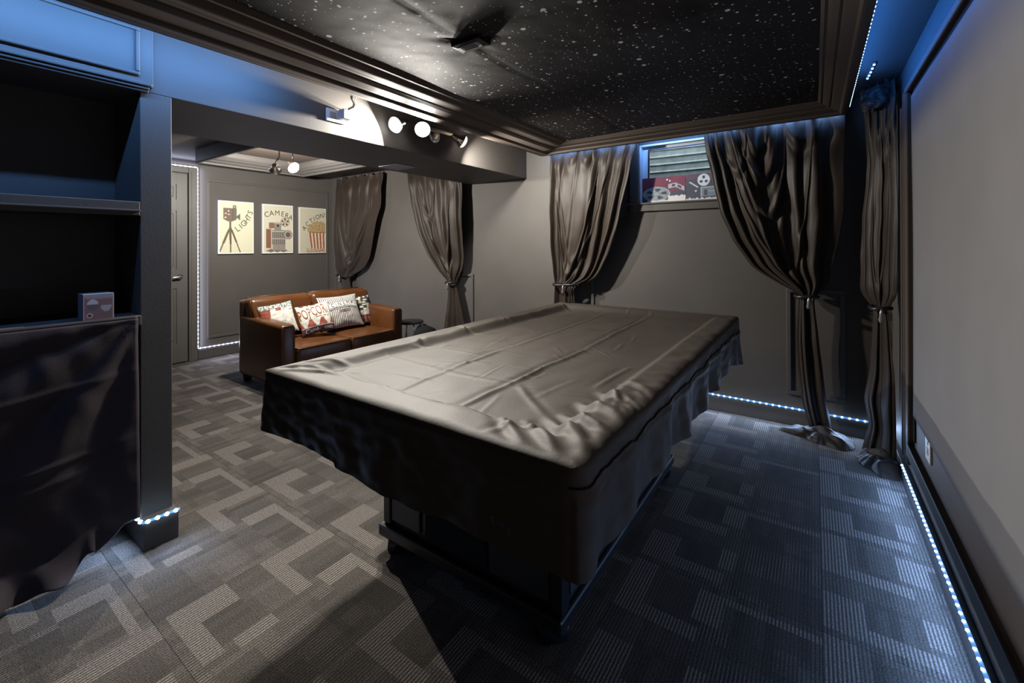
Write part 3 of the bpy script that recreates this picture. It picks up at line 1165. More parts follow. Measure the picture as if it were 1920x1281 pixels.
bx(bm, BX0 + 0.0, BX0 + 0.04, BY0 - 0.016, BY0 + 0.03, 0.115, 0.62, 0.006)
obj('corner_post', bm, M['black'], body)
bm = bmesh.new()
bx(bm, BX1 - 0.03, BX1 + 0.014, BY0 - 0.016, BY0 + 0.035, 0.115, 0.62, 0.006)
obj('corner_post', bm, M['black'], body)
bm = bmesh.new()
bx(bm, BX0 - 0.018, BX1 + 0.018, BY0 - 0.03, BY1 + 0.03, 0.062, 0.112, 0.010)
obj('base_moulding', bm, M['black'], t)
for (fx, fy) in ((BX0 + 0.05, BY0 + 0.03), (BX1 - 0.05, BY0 + 0.03), (BX0 + 0.05, BY1 - 0.03), (BX1 - 0.05, BY1 - 0.03)):
    bm = bmesh.new()
    lathe(bm, (fx, fy, 0.0), (0, 0, 1), [(0.045, 0), (0.058, 0.008), (0.066, 0.04), (0.062, 0.066)], 4)
    bmesh.ops.rotate(bm, verts=bm.verts, cent=(fx, fy, 0), matrix=Matrix.Rotation(pi / 4, 3, 'Z'))
    obj('foot', bm, M['black'], t)
bm = bmesh.new()
bx(bm, TX0 + 0.035, TX1 - 0.035, TY0 + 0.035, TY1 - 0.035, 0.63, 0.765, 0.02)
obj('rail_frame', bm, M['black'], t)
bm = bmesh.new()
bx(bm, BX0 + 0.06, BX1 - 0.06, BY0 + 0.05, BY1 - 0.05, 0.60, 0.66)
obj('slate_support', bm, M['black'], t)

RC = 0.035
PX, PY = (TX1 - TX0) / 2, (TY1 - TY0) / 2
CXm, CYm = (TX0 + TX1) / 2, (TY0 + TY1) / 2
# perimeter samples: point and outward normal
per = []


def add_side(p, q, nrm, n):
    for i in range(n):
        s = i / n
        per.append((Vector((p[0] + (q[0] - p[0]) * s, p[1] + (q[1] - p[1]) * s)), Vector(nrm)))


def add_arc(c, a0, a1, n):
    for i in range(n):
        a = a0 + (a1 - a0) * i / n
        d = Vector((cos(a), sin(a)))
        per.append((Vector(c) + d * RC, d))


NS, NL, NA = 150, 260, 10
add_side((TX0 + RC, TY0), (TX1 - RC, TY0), (0, -1), NS)
add_arc((TX1 - RC, TY0 + RC), -pi / 2, 0, NA)
add_side((TX1, TY0 + RC), (TX1, TY1 - RC), (1, 0), NL)
add_arc((TX1 - RC, TY1 - RC), 0, pi / 2, NA)
add_side((TX1 - RC, TY1), (TX0 + RC, TY1), (0, 1), NS)
add_arc((TX0 + RC, TY1 - RC), pi / 2, pi, NA)
add_side((TX0, TY1 - RC), (TX0, TY0 + RC), (-1, 0), NL)
add_arc((TX0 + RC, TY0 + RC), pi, 1.5 * pi, NA)


def sdist(x, y, a, b):
    dx, dy = b[0] - a[0], b[1] - a[1]
    L2 = dx * dx + dy * dy
    tt = max(0, min(1, ((x - a[0]) * dx + (y - a[1]) * dy) / L2))
    px, py = x - a[0] - tt * dx, y - a[1] - tt * dy
    return hypot(px, py), tt, (dx * (y - a[1]) - dy * (x - a[0]))


CREASE = [((-0.828, 0.90), (-0.824, 1.18), 0.007), ((-0.824, 1.18), (-0.831, 1.47), 0.008), ((-0.831, 1.47), (-0.827, 1.74), 0.007),
          ((-0.827, 1.74), (-0.866, 2.83), 0.005), ((-1.08, 0.88), (-1.112, 1.18), 0.006), ((-1.112, 1.18), (-1.119, 1.51), 0.006),
          ((-1.119, 1.51), (-1.15, 2.75), 0.003), ((-1.112, 1.18), (-0.824, 1.184), 0.003), ((-1.50, 1.20), (-1.112, 1.18), 0.002),
          ((-0.80, 1.19), (-0.60, 1.02), 0.004), ((-1.50, 0.845), (-1.211, 0.896), 0.009), ((-1.436, 0.952), (-1.044, 0.886), 0.006),
          ((-1.211, 0.896), (-1.0, 0.88), 0.006), ((-0.92, 0.905), (-0.66, 0.884), 0.010), ((-0.66, 0.884), (-0.575, 0.94), 0.010),
          ((-0.579, 1.32), (-0.57, 1.59), 0.005), ((-1.49, 2.0), (-0.52, 2.02), 0.003), ((-0.83, 1.60), (-0.56, 1.58), 0.003),
          ((-1.119, 1.58), (-0.83, 1.62), 0.003), ((-1.35, 1.02), (-1.08, 1.06), 0.003), ((-1.20, 1.25), (-1.05, 1.35), 0.003),
          ((-0.44, 0.80), (-0.62, 0.96), 0.010, 0.014), ((-0.40, 0.86), (-0.58, 1.01), 0.012, 0.016), ((-0.385, 0.95), (-0.56, 1.05), 0.012, 0.015),
          ((-0.385, 1.05), (-0.56, 1.15), 0.011, 0.015), ((-0.385, 1.16), (-0.55, 1.27), 0.009, 0.014), ((-0.385, 1.28), (-0.52, 1.38), 0.006, 0.012),
          ((-0.53, 0.80), (-0.68, 0.93), 0.009, 0.012), ((-0.62, 0.80), (-0.58, 0.95), 0.006, 0.010),
          ((-1.56, 0.82), (-1.44, 0.93), 0.009), ((-1.52, 0.80), (-1.38, 0.86), 0.008), ((-1.57, 0.90), (-1.45, 1.02), 0.007),
          ((-1.57, 1.42), (-1.47, 1.40), 0.008), ((-1.56, 1.75), (-1.47, 1.72), 0.010), ((-1.56, 2.10), (-1.48, 2.08), 0.008),
          ((-1.47, 1.35), (-1.36, 1.50), 0.005), ((-1.46, 1.74), (-1.35, 1.86), 0.005), ((-1.56, 2.88), (-1.40, 2.72), 0.007)]


rgk = random.Random(12)
for _ in range(46):
    a_ = (rgk.uniform(-1.5, -0.5), rgk.uniform(0.86, 2.8))
    th_ = rgk.choice((0.1, 0.25, 1.5, 1.65, -0.5, 0.8)) + rgk.uniform(-0.25, 0.25)
    l_ = rgk.uniform(0.08, 0.26)
    CREASE.append((a_, (a_[0] + l_ * cos(th_), a_[1] + l_ * sin(th_)), rgk.uniform(0.0012, 0.0030), rgk.uniform(0.005, 0.010)))
for _ in range(16):
    a_ = (rgk.uniform(-0.56, -0.42), rgk.uniform(0.84, 1.3))
    th_ = rgk.uniform(0.2, 1.3)
    l_ = rgk.uniform(0.06, 0.14)
    CREASE.append((a_, (a_[0] + l_ * cos(th_), a_[1] - l_ * sin(th_)), rgk.uniform(0.003, 0.006), rgk.uniform(0.007, 0.011)))


def top_z(x, y):
    d = min(x - TX0, TX1 - x, y - TY0, TY1 - y)
    if d < 0.035:
        z = 0.800 + 0.020 * sqrt(max(0, 1 - ((0.035 - d) / 0.035) ** 2))
    elif d < 0.10:
        z = 0.820
    elif d < 0.16:
        k = (d - 0.10) / 0.06
        z = 0.820 - 0.030 * (3 * k * k - 2 * k ** 3)
    else:
        z = 0.790
    fade = min(1, d / 0.05)
    z += fade * (0.0035 * noise.noise(Vector((x * 4, y * 3, 0))) + 0.0022 * noise.noise(Vector((x * 11, y * 8, 4))))
    # rail ruffles on the right-hand rail
    dr = TX1 - x
    if dr < 0.15:
        z += 0.0075 * noise.noise(Vector((y * 24, x * 5 + y * 2, 1))) * exp(-((dr - 0.055) / 0.045) ** 2)
    dl = x - TX0
    if dl < 0.17:
        z += 0.006 * noise.noise(Vector((y * 9 + x * 6, x * 5, 9))) * exp(-((dl - 0.10) / 0.05) ** 2)
    for c_ in CREASE:
        a, b, h = c_[:3]
        wd = c_[3] if len(c_) > 3 else 0.011
        dx, dy = b[0] - a[0], b[1] - a[1]
        L = hypot(dx, dy)
        tt = ((x - a[0]) * dx + (y - a[1]) * dy) / (L * L)
        if -0.08 < tt < 1.08:
            ds = (dx * (y - a[1]) - dy * (x - a[0])) / L
            if abs(ds) < wd * 5:
                ds += 0.006 * noise.noise(Vector((x * 9, y * 9, 7)))
                tq = (tt + 0.08) / 1.16
                e = (4 * tq * (1 - tq)) ** 0.7
                z += h * fade * e * (exp(-(ds / wd) ** 2) - 0.5 * exp(-((ds - 2.0 * wd) / (1.4 * wd)) ** 2))
    return z


bm = bmesh.new()
NP = len(per)
rings = []
ks = [1 - 0.035 * i / 9 for i in range(9)] + [0.965 - (0.965 - 0.02) * (i / 108) for i in range(109)]
for k in ks:
    rg = []
    for p, nrm in per:
        x = CXm + (p.x - CXm) * k
        y = CYm + (p.y - CYm) * k
        rg.append(bm.verts.new((x, y, top_z(x, y))))
    rings.append(rg)
cen = bm.verts.new((CXm, CYm, top_z(CXm, CYm)))
for a, b in zip(rings[:-1], rings[1:]):
    for i in range(NP):
        j = (i + 1) % NP
        bm.faces.new((a[i], a[j], b[j], b[i]))
for i in range(NP):
    bm.faces.new((rings[-1][i], rings[-1][(i + 1) % NP], cen))
# skirt
NR = 34
prevr = rings[0]
plen = [0.0]
for i in range(1, NP):
    plen.append(plen[-1] + (per[i][0] - per[i - 1][0]).length)


def skirt(i, s):
    p, nrm = per[i]
    L = plen[i]
    corner = 1.0 if abs(nrm.x) > 0.02 and abs(nrm.y) > 0.02 else 0.0
    dc_ = min(abs(p.x - TX0), abs(p.x - TX1)) + min(abs(p.y - TY0), abs(p.y - TY1))
    nearc = exp(-(dc_ / 0.10) ** 2)
    hem = 0.604 + 0.014 * noise.noise(Vector((L * 2.2, 0, 0)))
    if p.y > 2.6 and p.x > -0.9:
        hem -= 0.07 * min(1, (p.y - 2.6) / 0.3)
    if nrm.y < -0.5 and p.x < -1.15:
        hem += 0.012
    # long ripples that widen towards the hem
    fold = 0.016 * noise.noise(Vector((L * 5.5, 0.2 * s, 3))) + 0.010 * noise.noise(Vector((L * 13, 0.5 * s, 8)))
    out = s * (0.010 + fold) + 0.006 * nearc * s
    out += 0.005 * exp(-((s - 0.28) / 0.05) ** 2) * (nrm.x > 0.5) + 0.0035 * noise.noise(Vector((L * 18, s * 6, 2))) * min(1, s * 6)
    if nrm.x > 0.5:
        out += 0.012 * s * sin(L * 22 + 2.0 * s)
    z0 = 0.800
    return Vector((p.x + nrm.x * out, p.y + nrm.y * out, z0 + (hem - z0) * s))


for r in range(1, NR + 1):
    s = r / NR
    rg = [bm.verts.new(skirt(i, s)) for i in range(NP)]
    for i in range(NP):
        j = (i + 1) % NP
        bm.faces.new((prevr[i], rg[i], rg[j], prevr[j]))
    prevr = rg
for f in bm.faces:
    f.smooth = True
cov = obj('table_cover', bm, M['cover'])
at_origin(cov, (CXm, CYm, 0.60))
tag(cov, 'creased charcoal fabric cover draped over the pool table', 'table cover')
# stitched seam on the right-hand and near right corner
bm = bmesh.new()
ia = NS + 2
ib = NS + NA + NL - 6
pts = []
for i in range(ia, ib, 2):
    s = 0.14 + 0.10 * (i - ia) / (ib - ia) + 0.05 * noise.noise(Vector((plen[i] * 9, 0, 5))) + 0.03 * noise.noise(Vector((plen[i] * 30, 0, 5)))
    q = skirt(i, s)
    nrm = per[i][1]
    pts.append(q + Vector((nrm.x, nrm.y, 0)) * 0.0018)
tube(bm, pts, 0.0024, 6)
obj('seam_piping', bm, M['seam'], cov)
# small embroidered emblem on the near skirt (strokes too faint to read)
bm = bmesh.new()


def emb(x, z):
    return Vector((x, TY0 - 0.022, z))


for (cx_, r0) in ((-0.566, 0.0055), (-0.553, 0.0045), (-0.541, 0.0050)):
    tube(bm, [emb(cx_ + r0 * 0.7 * cos(a * pi / 6), 0.668 + r0 * sin(a * pi / 6) - (cx_ + 0.566) * 0.12) for a in range(13)], 0.0012, 5)
tube(bm, [emb(-0.5645, 0.663), emb(-0.563, 0.655)], 0.0012, 5)
tube(bm, [emb(-0.536, 0.663), emb(-0.522, 0.657), emb(-0.524, 0.648)], 0.0012, 5)
obj('emblem', bm, M['emblem'], cov)

# ------------------------------------------------------------------ sofa
t = thing('sofa', 'cognac leather two seat sofa with piped edges below the film posters', 'sofa', (-4.03, 2.55, 0.0))
SXb, SXf, SYa, SYb = -4.425, -3.645, 1.90, 3.205
bm = bmesh.new()
bx(bm, SXb + 0.05, SXf + 0.012, SYa + 0.10, SYb - 0.10, 0.075, 0.245, 0.012)
obj('base', bm, M['leather'], t)
for (ya, yb) in ((SYa, SYa + 0.128), (SYb - 0.128, SYb)):
    bm = bmesh.new()
    nv_ = bx(bm, SXb + 0.02, SXf, ya, yb, 0.065, 0.600, 0.030, seg=4)
    for v in bm.verts:
        if v.co.z > 0.4:
            k = (v.co.x - SXb) / (SXf - SXb)
            v.co.z += 0.020 - 0.038 * k
    ar = obj('arm', bm, M['leather'], t, smooth_angle=50)
    bm = bmesh.new()
    loop = [(SXf - 0.004, ya + 0.012, 0.09), (SXf - 0.004, ya + 0.012, 0.555), (SXf - 0.004, ya + 0.028, 0.573), (SXf - 0.004, yb - 0.028, 0.573), (SXf - 0.004, yb - 0.012, 0.555), (SXf - 0.004, yb - 0.012, 0.09)]
    tube(bm, loop, 0.004, 6)
    obj('piping', bm, M['leatherdark'], ar)
# back frame
bm = bmesh.new()
bx(bm, SXb, SXb + 0.13, SYa + 0.004, SYb - 0.004, 0.07, 0.752, 0.035, seg=4)
for v in bm.verts:
    if v.co.z > 0.5:
        v.co.x -= 0.0 * v.co.z
obj('backrest', bm, M['leather'], t, smooth_angle=50)
YM = 2.515
for (ya, yb) in ((SYa + 0.012, YM), (YM, SYb - 0.012)):
    bm = bmesh.new()
    bx(bm, -4.33, -4.175, ya, yb, 0.36, 0.768, 0.045, seg=5)
    for v in bm.verts:
        k = (v.co.z - 0.36) / 0.4
        v.co.x += 0.05 * (1 - k) - 0.035 * k
        if v.co.z < 0.60 and (v.co.y < SYa + 0.13 or v.co.y > SYb - 0.13):
            v.co.z = max(v.co.z, 0.60 + 0.02 * k)
        # soft crown of the cushion
        m_ = (v.co.y - ya) / (yb - ya)
        if v.co.x > -4.25:
            v.co.x += 0.02 * sin(pi * m_) * sin(pi * min(1, max(0, k)))
    bcu = obj('back_cushion', bm, M['leather'], t, smooth_angle=60)
    bm = bmesh.new()
    e = 0.012
    tube(bm, [(-4.33, ya + e + 0.03, 0.772), (-4.24, ya + e + 0.004, 0.757), (-4.225, ya + e, 0.735), (-4.165, ya + e, 0.61)], 0.004, 6)
    tube(bm, [(-4.33, yb - e - 0.03, 0.772), (-4.24, yb - e - 0.004, 0.757), (-4.225, yb - e, 0.735), (-4.165, yb - e, 0.61)], 0.004, 6)
    tube(bm, [(-4.345, ya + 0.03, 0.768), (-4.352, (ya + yb) / 2, 0.771), (-4.345, yb - 0.03, 0.768)], 0.0045, 6)
    obj('piping', bm, M['leatherdark'], bcu)
for (ya, yb) in ((SYa + 0.130, 2.566), (2.570, SYb - 0.130)):
    bm = bmesh.new()
    bx(bm, -4.26, SXf + 0.018, ya, yb, 0.243, 0.375, 0.028, seg=4)
    bmesh.ops.subdivide_edges(bm, edges=[e for e in bm.edges if e.calc_length() > 0.2], cuts=6, use_grid_fill=True)
    for v in bm.verts:
        if v.co.z > 0.36:
            a = (v.co.y - ya) / (yb - ya)
            b = (v.co.x + 4.26) / (SXf + 4.26)
            v.co.z += 0.016 * max(0, sin(pi * a)) * max(0, sin(pi * min(1, max(0, b))))
    sc_ = obj('seat_cushion', bm, M['leather'], t, smooth_angle=60)
    bm = bmesh.new()
    xx = SXf + 0.014
    tube(bm, [(xx - 0.2, ya + 0.004, 0.371), (xx - 0.02, ya + 0.006, 0.371), (xx, ya + 0.022, 0.366), (xx + 0.001, (ya + yb) / 2, 0.367), (xx, yb - 0.022, 0.366), (xx - 0.02, yb - 0.006, 0.371), (xx - 0.2, yb - 0.004, 0.371)], 0.004, 6)
    obj('piping', bm, M['leatherdark'], sc_)
for (fx, fy) in ((SXb + 0.07, SYa + 0.06), (SXf - 0.06, SYa + 0.06), (SXb + 0.07, SYb - 0.06), (SXf - 0.06, SYb - 0.06)):
    bm = bmesh.new()
    lathe(bm, (fx, fy, 0.0), (0, 0, 1), [(0.034, 0), (0.046, 0.07)], 4)
    bmesh.ops.rotate(bm, verts=bm.verts, cent=(fx, fy, 0), matrix=Matrix.Rotation(pi / 4, 3, 'Z'))
    obj('foot', bm, M['foot'], t)


# ------------------------------------------------------------------ throw cushions
def cushion(label, cen, w_, h_, th, yaw, lean, roll, colf, nu, nv, texts):
    """Faces +X before yaw; lean tips its top back, roll turns it in its own plane."""
    t = thing('throw_cushion', label, 'cushion', cen, 'film themed cushions on the sofa')
    Mx = Matrix.Rotation(yaw, 3, 'Z') @ Matrix.Rotation(-lean, 3, 'Y') @ Matrix.Rotation(roll, 3, 'X')
    c = Vector(cen)

    def loc(u, v, side, off=0.0):
        a, b = 2 * u - 1, 2 * v - 1
        yy = a * w_ / 2 * (1 - 0.07 * (1 - b * b) * abs(a))
        zz = b * h_ / 2 * (1 - 0.07 * (1 - a * a) * abs(b))
        bulge = th / 2 * (max(0, 1 - a * a) ** 0.55) * (max(0, 1 - b * b) ** 0.55)
        bulge += 0.003 * noise.noise(Vector((a * 4, b * 4, w_ * 30))) * (1 - abs(a)) * 2
        return c + Mx @ Vector((side * bulge + off, yy, zz))

    printed_sheet('printed_case', nu, nv, lambda u, v: loc(u, v, 1), colf, M['fabricprint'], t, back=lambda u, v: loc(u, v, -1))
    if texts:
        for body_, size, u0, v0, rot, sx_, mt in texts:
            bm = bmesh.new()
            put_text(bm, body_, size, lambda x, y: loc(x / w_, y / h_, 1, 0.0022), mat=mt, sx=sx_, rot=rot, dx=u0 * w_, dy=v0 * h_)
            tag(obj('printed_lettering', bm, [M['ink'], M['inkorange'], M['inkwhite']], t), kind='stuff')
    return t


WH = (0.72, 0.71, 0.64)
RED = (0.34, 0.075, 0.045)


def c_ticket(u, v):
    col = WH
    if v > 0.80:
        k = noise.noise(Vector((u * 26, v * 30, 2)))
        col = (0.05, 0.06, 0.05) if (k > 0.02 or v > 0.96 or v < 0.815) else WH
    elif u < 0.34 + 0.15 * (v - 0.4):
        col = RED if (sin(v * 50 + u * 16) > -0.55) else (0.20, 0.06, 0.03)
        if u > 0.25 + 0.15 * (v - 0.4):
            col = WH
    elif 0.46 < u < 0.62 and v > 0.72 - abs(u - 0.54) * 0 and v > 0.45 + abs(u - 0.54) * 3.0:
        col = RED
    elif u > 0.6:
        k = noise.noise(Vector((u * 9, v * 7, 5)))
        col = (0.30, 0.28, 0.24) if abs(k) < 0.03 else WH
    if v < 0.06 and noise.noise(Vector((u * 20, 0, 2))) > 0:
        col = (0.1, 0.09, 0.08)
    return col


def c_popcorn(u, v):
    col = WH
    if v < 0.19:
        col = (0.055, 0.022, 0.030)
    elif v < 0.225:
        col = (0.30, 0.12, 0.09) if sin(u * 120) > 0 else WH
    elif v < 0.46:
        k = (u * 2.9 + 0.10) % 1.0
        wd = 0.30 * (1 - (v - 0.225) / 0.24) + 0.10
        if abs(k - 0.5) > 0.5 - wd:
            col = RED
    if 0.47 < v < 0.52 and noise.noise(Vector((u * 30, v * 40, 1))) > 0.12 and u > 0.3:
        col = (0.08, 0.08, 0.06)
    if v > 0.93 and noise.noise(Vector((u * 12, v * 12, 1))) > 0.1:
        col = (0.16, 0.08, 0.05)
    if seg_d(u, v, (0.02, 0.37), (0.22, 0.40)) < 0.012 or abs(v - (0.60 + 0.02 * sin(u * 5))) < 0.006:
        col = (0.42, 0.46, 0.40)
    return col


def c_stripe(u, v):
    col = (0.72, 0.69, 0.64) if (u * 22.5) % 1.0 < 0.52 else (0.035, 0.022, 0.026)
    bv = 0.60 + 0.07 * sin(pi * u) + 0.035 * u
    if 0.12 < u < 0.93 and abs(v - bv) < 0.075:
        col = (0.74, 0.76, 0.70)
        if abs(abs(v - bv) - 0.075) < 0.010:
            col = (0.10, 0.08, 0.08)
        for su in (0.165, 0.885):
            if hypot(u - su, (v - bv) * 0.8) < 0.018:
                col = (0.06, 0.05, 0.05)
    if 0.17 < u < 0.90 and -0.155 < v - bv < -0.085:
        k = noise.noise(Vector((u * 55, v * 60, 2)))
        col = (0.06, 0.05, 0.05) if k > -0.08 else (0.48, 0.46, 0.43)
    if 0.38 < u < 0.70 and abs(v - 0.44 - 0.04 * u) < 0.035:
        col = (0.09, 0.05, 0.055)
        if abs(v - 0.44 - 0.04 * u) < 0.010 and noise.noise(Vector((u * 70, 0, 1))) > -0.15:
            col = (0.55, 0.50, 0.48)
    return col


def c_snack(u, v):
    col = (0.055, 0.045, 0.038)
    if v > 0.93:
        return (0.6, 0.58, 0.56) if sin(u * 28) > 0.1 else (0.06, 0.05, 0.05)
    for (cu, cv, ru, rv, cc) in ((0.33, 0.79, 0.15, 0.07, (0.50, 0.43, 0.29)), (0.32, 0.90, 0.18, 0.03, WH), (0.72, 0.84, 0.10, 0.025, WH), (0.62, 0.75, 0.10, 0.03, (0.55, 0.5, 0.46)),
                                 (0.18, 0.56, 0.09, 0.03, WH), (0.45, 0.58, 0.09, 0.03, WH), (0.6, 0.66, 0.10, 0.02, WH), (0.62, 0.5, 0.1, 0.02, WH)):
        if abs(u - cu) < ru and abs(v - cv) < rv:
            col = cc
    if v < 0.46 and v > 0.30:
        col = (0.60, 0.58, 0.53)
    if u > 0.72 and 0.3 < v < 0.70:
        col = (0.50, 0.46, 0.46)
        if hypot(u - 0.82, (v - 0.5) * 1.4) < 0.03:
            col = (0.05, 0.04, 0.04)
    if v <= 0.30 + 0.02 * sin(u * 7):
        k = (u * 5) % 1
        col = (0.26, 0.055, 0.055) if k < 0.6 or v > 0.22 else (0.5, 0.36, 0.32)
        if v < 0.08 and noise.noise(Vector((u * 18, v * 20, 3))) > 0.05:
            col = (0.62, 0.5, 0.4)
    return col


cushion('white cushion with rust red stripes squeezed against the near sofa arm', (-4.09, 2.105, 0.575), 0.30, 0.31, 0.10, -0.25, 0.40, 0.14, c_ticket, 70, 70,
        [])
cushion('white cushion lettered POPCORN in rust, in front of its neighbour', (-3.94, 2.385, 0.555), 0.31, 0.30, 0.10, -0.35, 0.46, 0.16, c_popcorn, 80, 80,
        [('POPCORN', 0.150, 0.50, 0.70, 0.14, 0.44, 1), ('Candy, sno', 0.058, 0.5, 0.095, 0.02, 0.95, 2)])
cushion('black and white striped cushion lettered CINEMA', (-4.03, 2.716, 0.570), 0.425, 0.36, 0.13, -0.12, 0.48, 0.03, c_stripe, 226, 90,
        [('C I N E M A', 0.052, 0.525, 0.685, 0.07, 0.98, 0)])
cushion('dark cushion with pale snack pictures beside the far sofa arm', (-4.09, 3.005, 0.545), 0.25, 0.32, 0.10, -0.10, 0.36, 0.02, c_snack, 70, 80, [])

# ------------------------------------------------------------------ stool and pouf behind the sofa's far end
t = thing('round_stool', 'round black topped stool with chrome legs beside the sofa', 'stool', (-3.74, 3.40, 0.0))
sxc, syc, szc = -3.74, 3.40, 0.405
bm = bmesh.new()
lathe(bm, (sxc, syc, szc - 0.03), (0, 0, 1), [(0.10, 0), (0.142, 0.006), (0.150, 0.016), (0.142, 0.028), (0.02, 0.032)], 32)
obj('seat', bm, M['black'], t)
for k in range(4):
    a = pi / 4 + k * pi / 2 + 0.35
    bm = bmesh.new()
    dx, dy = cos(a), sin(a)
    tube(bm, [(sxc + dx * 0.10, syc + dy * 0.10, szc - 0.025), (sxc + dx * 0.132, syc + dy * 0.132, szc - 0.05), (sxc + dx * 0.148, syc + dy * 0.148, szc - 0.12), (sxc + dx * 0.172, syc + dy * 0.172, 0.010)], 0.0085, 10)
    lg = obj('leg', bm, M['chrome'], t)
    bm = bmesh.new()
    lathe(bm, (sxc + dx * 0.173, syc + dy * 0.173, 0.0), (0, 0, 1), [(0.012, 0), (0.012, 0.016), (0.009, 0.02)], 10)
    obj('foot_cap', bm, M['chrome'], lg)
t = thing('pouf', 'round black pouf on the floor just past the stool', 'pouf', (-3.21, 3.12, 0.0))
bm = bmesh.new()
lathe(bm, (-3.21, 3.12, 0.001), (0, 0, 1), [(0.10, 0), (0.128, 0.02), (0.140, 0.10), (0.142, 0.25), (0.130, 0.35), (0.095, 0.41), (0.045, 0.435), (0.01, 0.44)], 28)
obj('cushion_body', bm, M['blackmatte'], t)
bm = bmesh.new()
tube(bm, [(-3.21 + 0.142 * cos(a * pi / 14), 3.12 + 0.142 * sin(a * pi / 14), 0.24) for a in range(29)], 0.005, 6)
obj('piping', bm, M['black'], t)


# ------------------------------------------------------------------ curtains
def interp(lst, z):
    if z >= lst[0][0]:
        return lst[0][1]
    for (z0, x0), (z1, x1) in zip(lst[:-1], lst[1:]):
        if z <= z0 and z >= z1:
            k = (z0 - z) / max(1e-6, z0 - z1)
            return x0 + (x1 - x0) * k
    return lst[-1][1]


def smooth_edge(lst, z):
    return sum(interp(lst, z + d) * wgt for d, wgt in ((-0.03, 0.2), (-0.015, 0.2), (0, 0.2), (0.015, 0.2), (0.03, 0.2)))


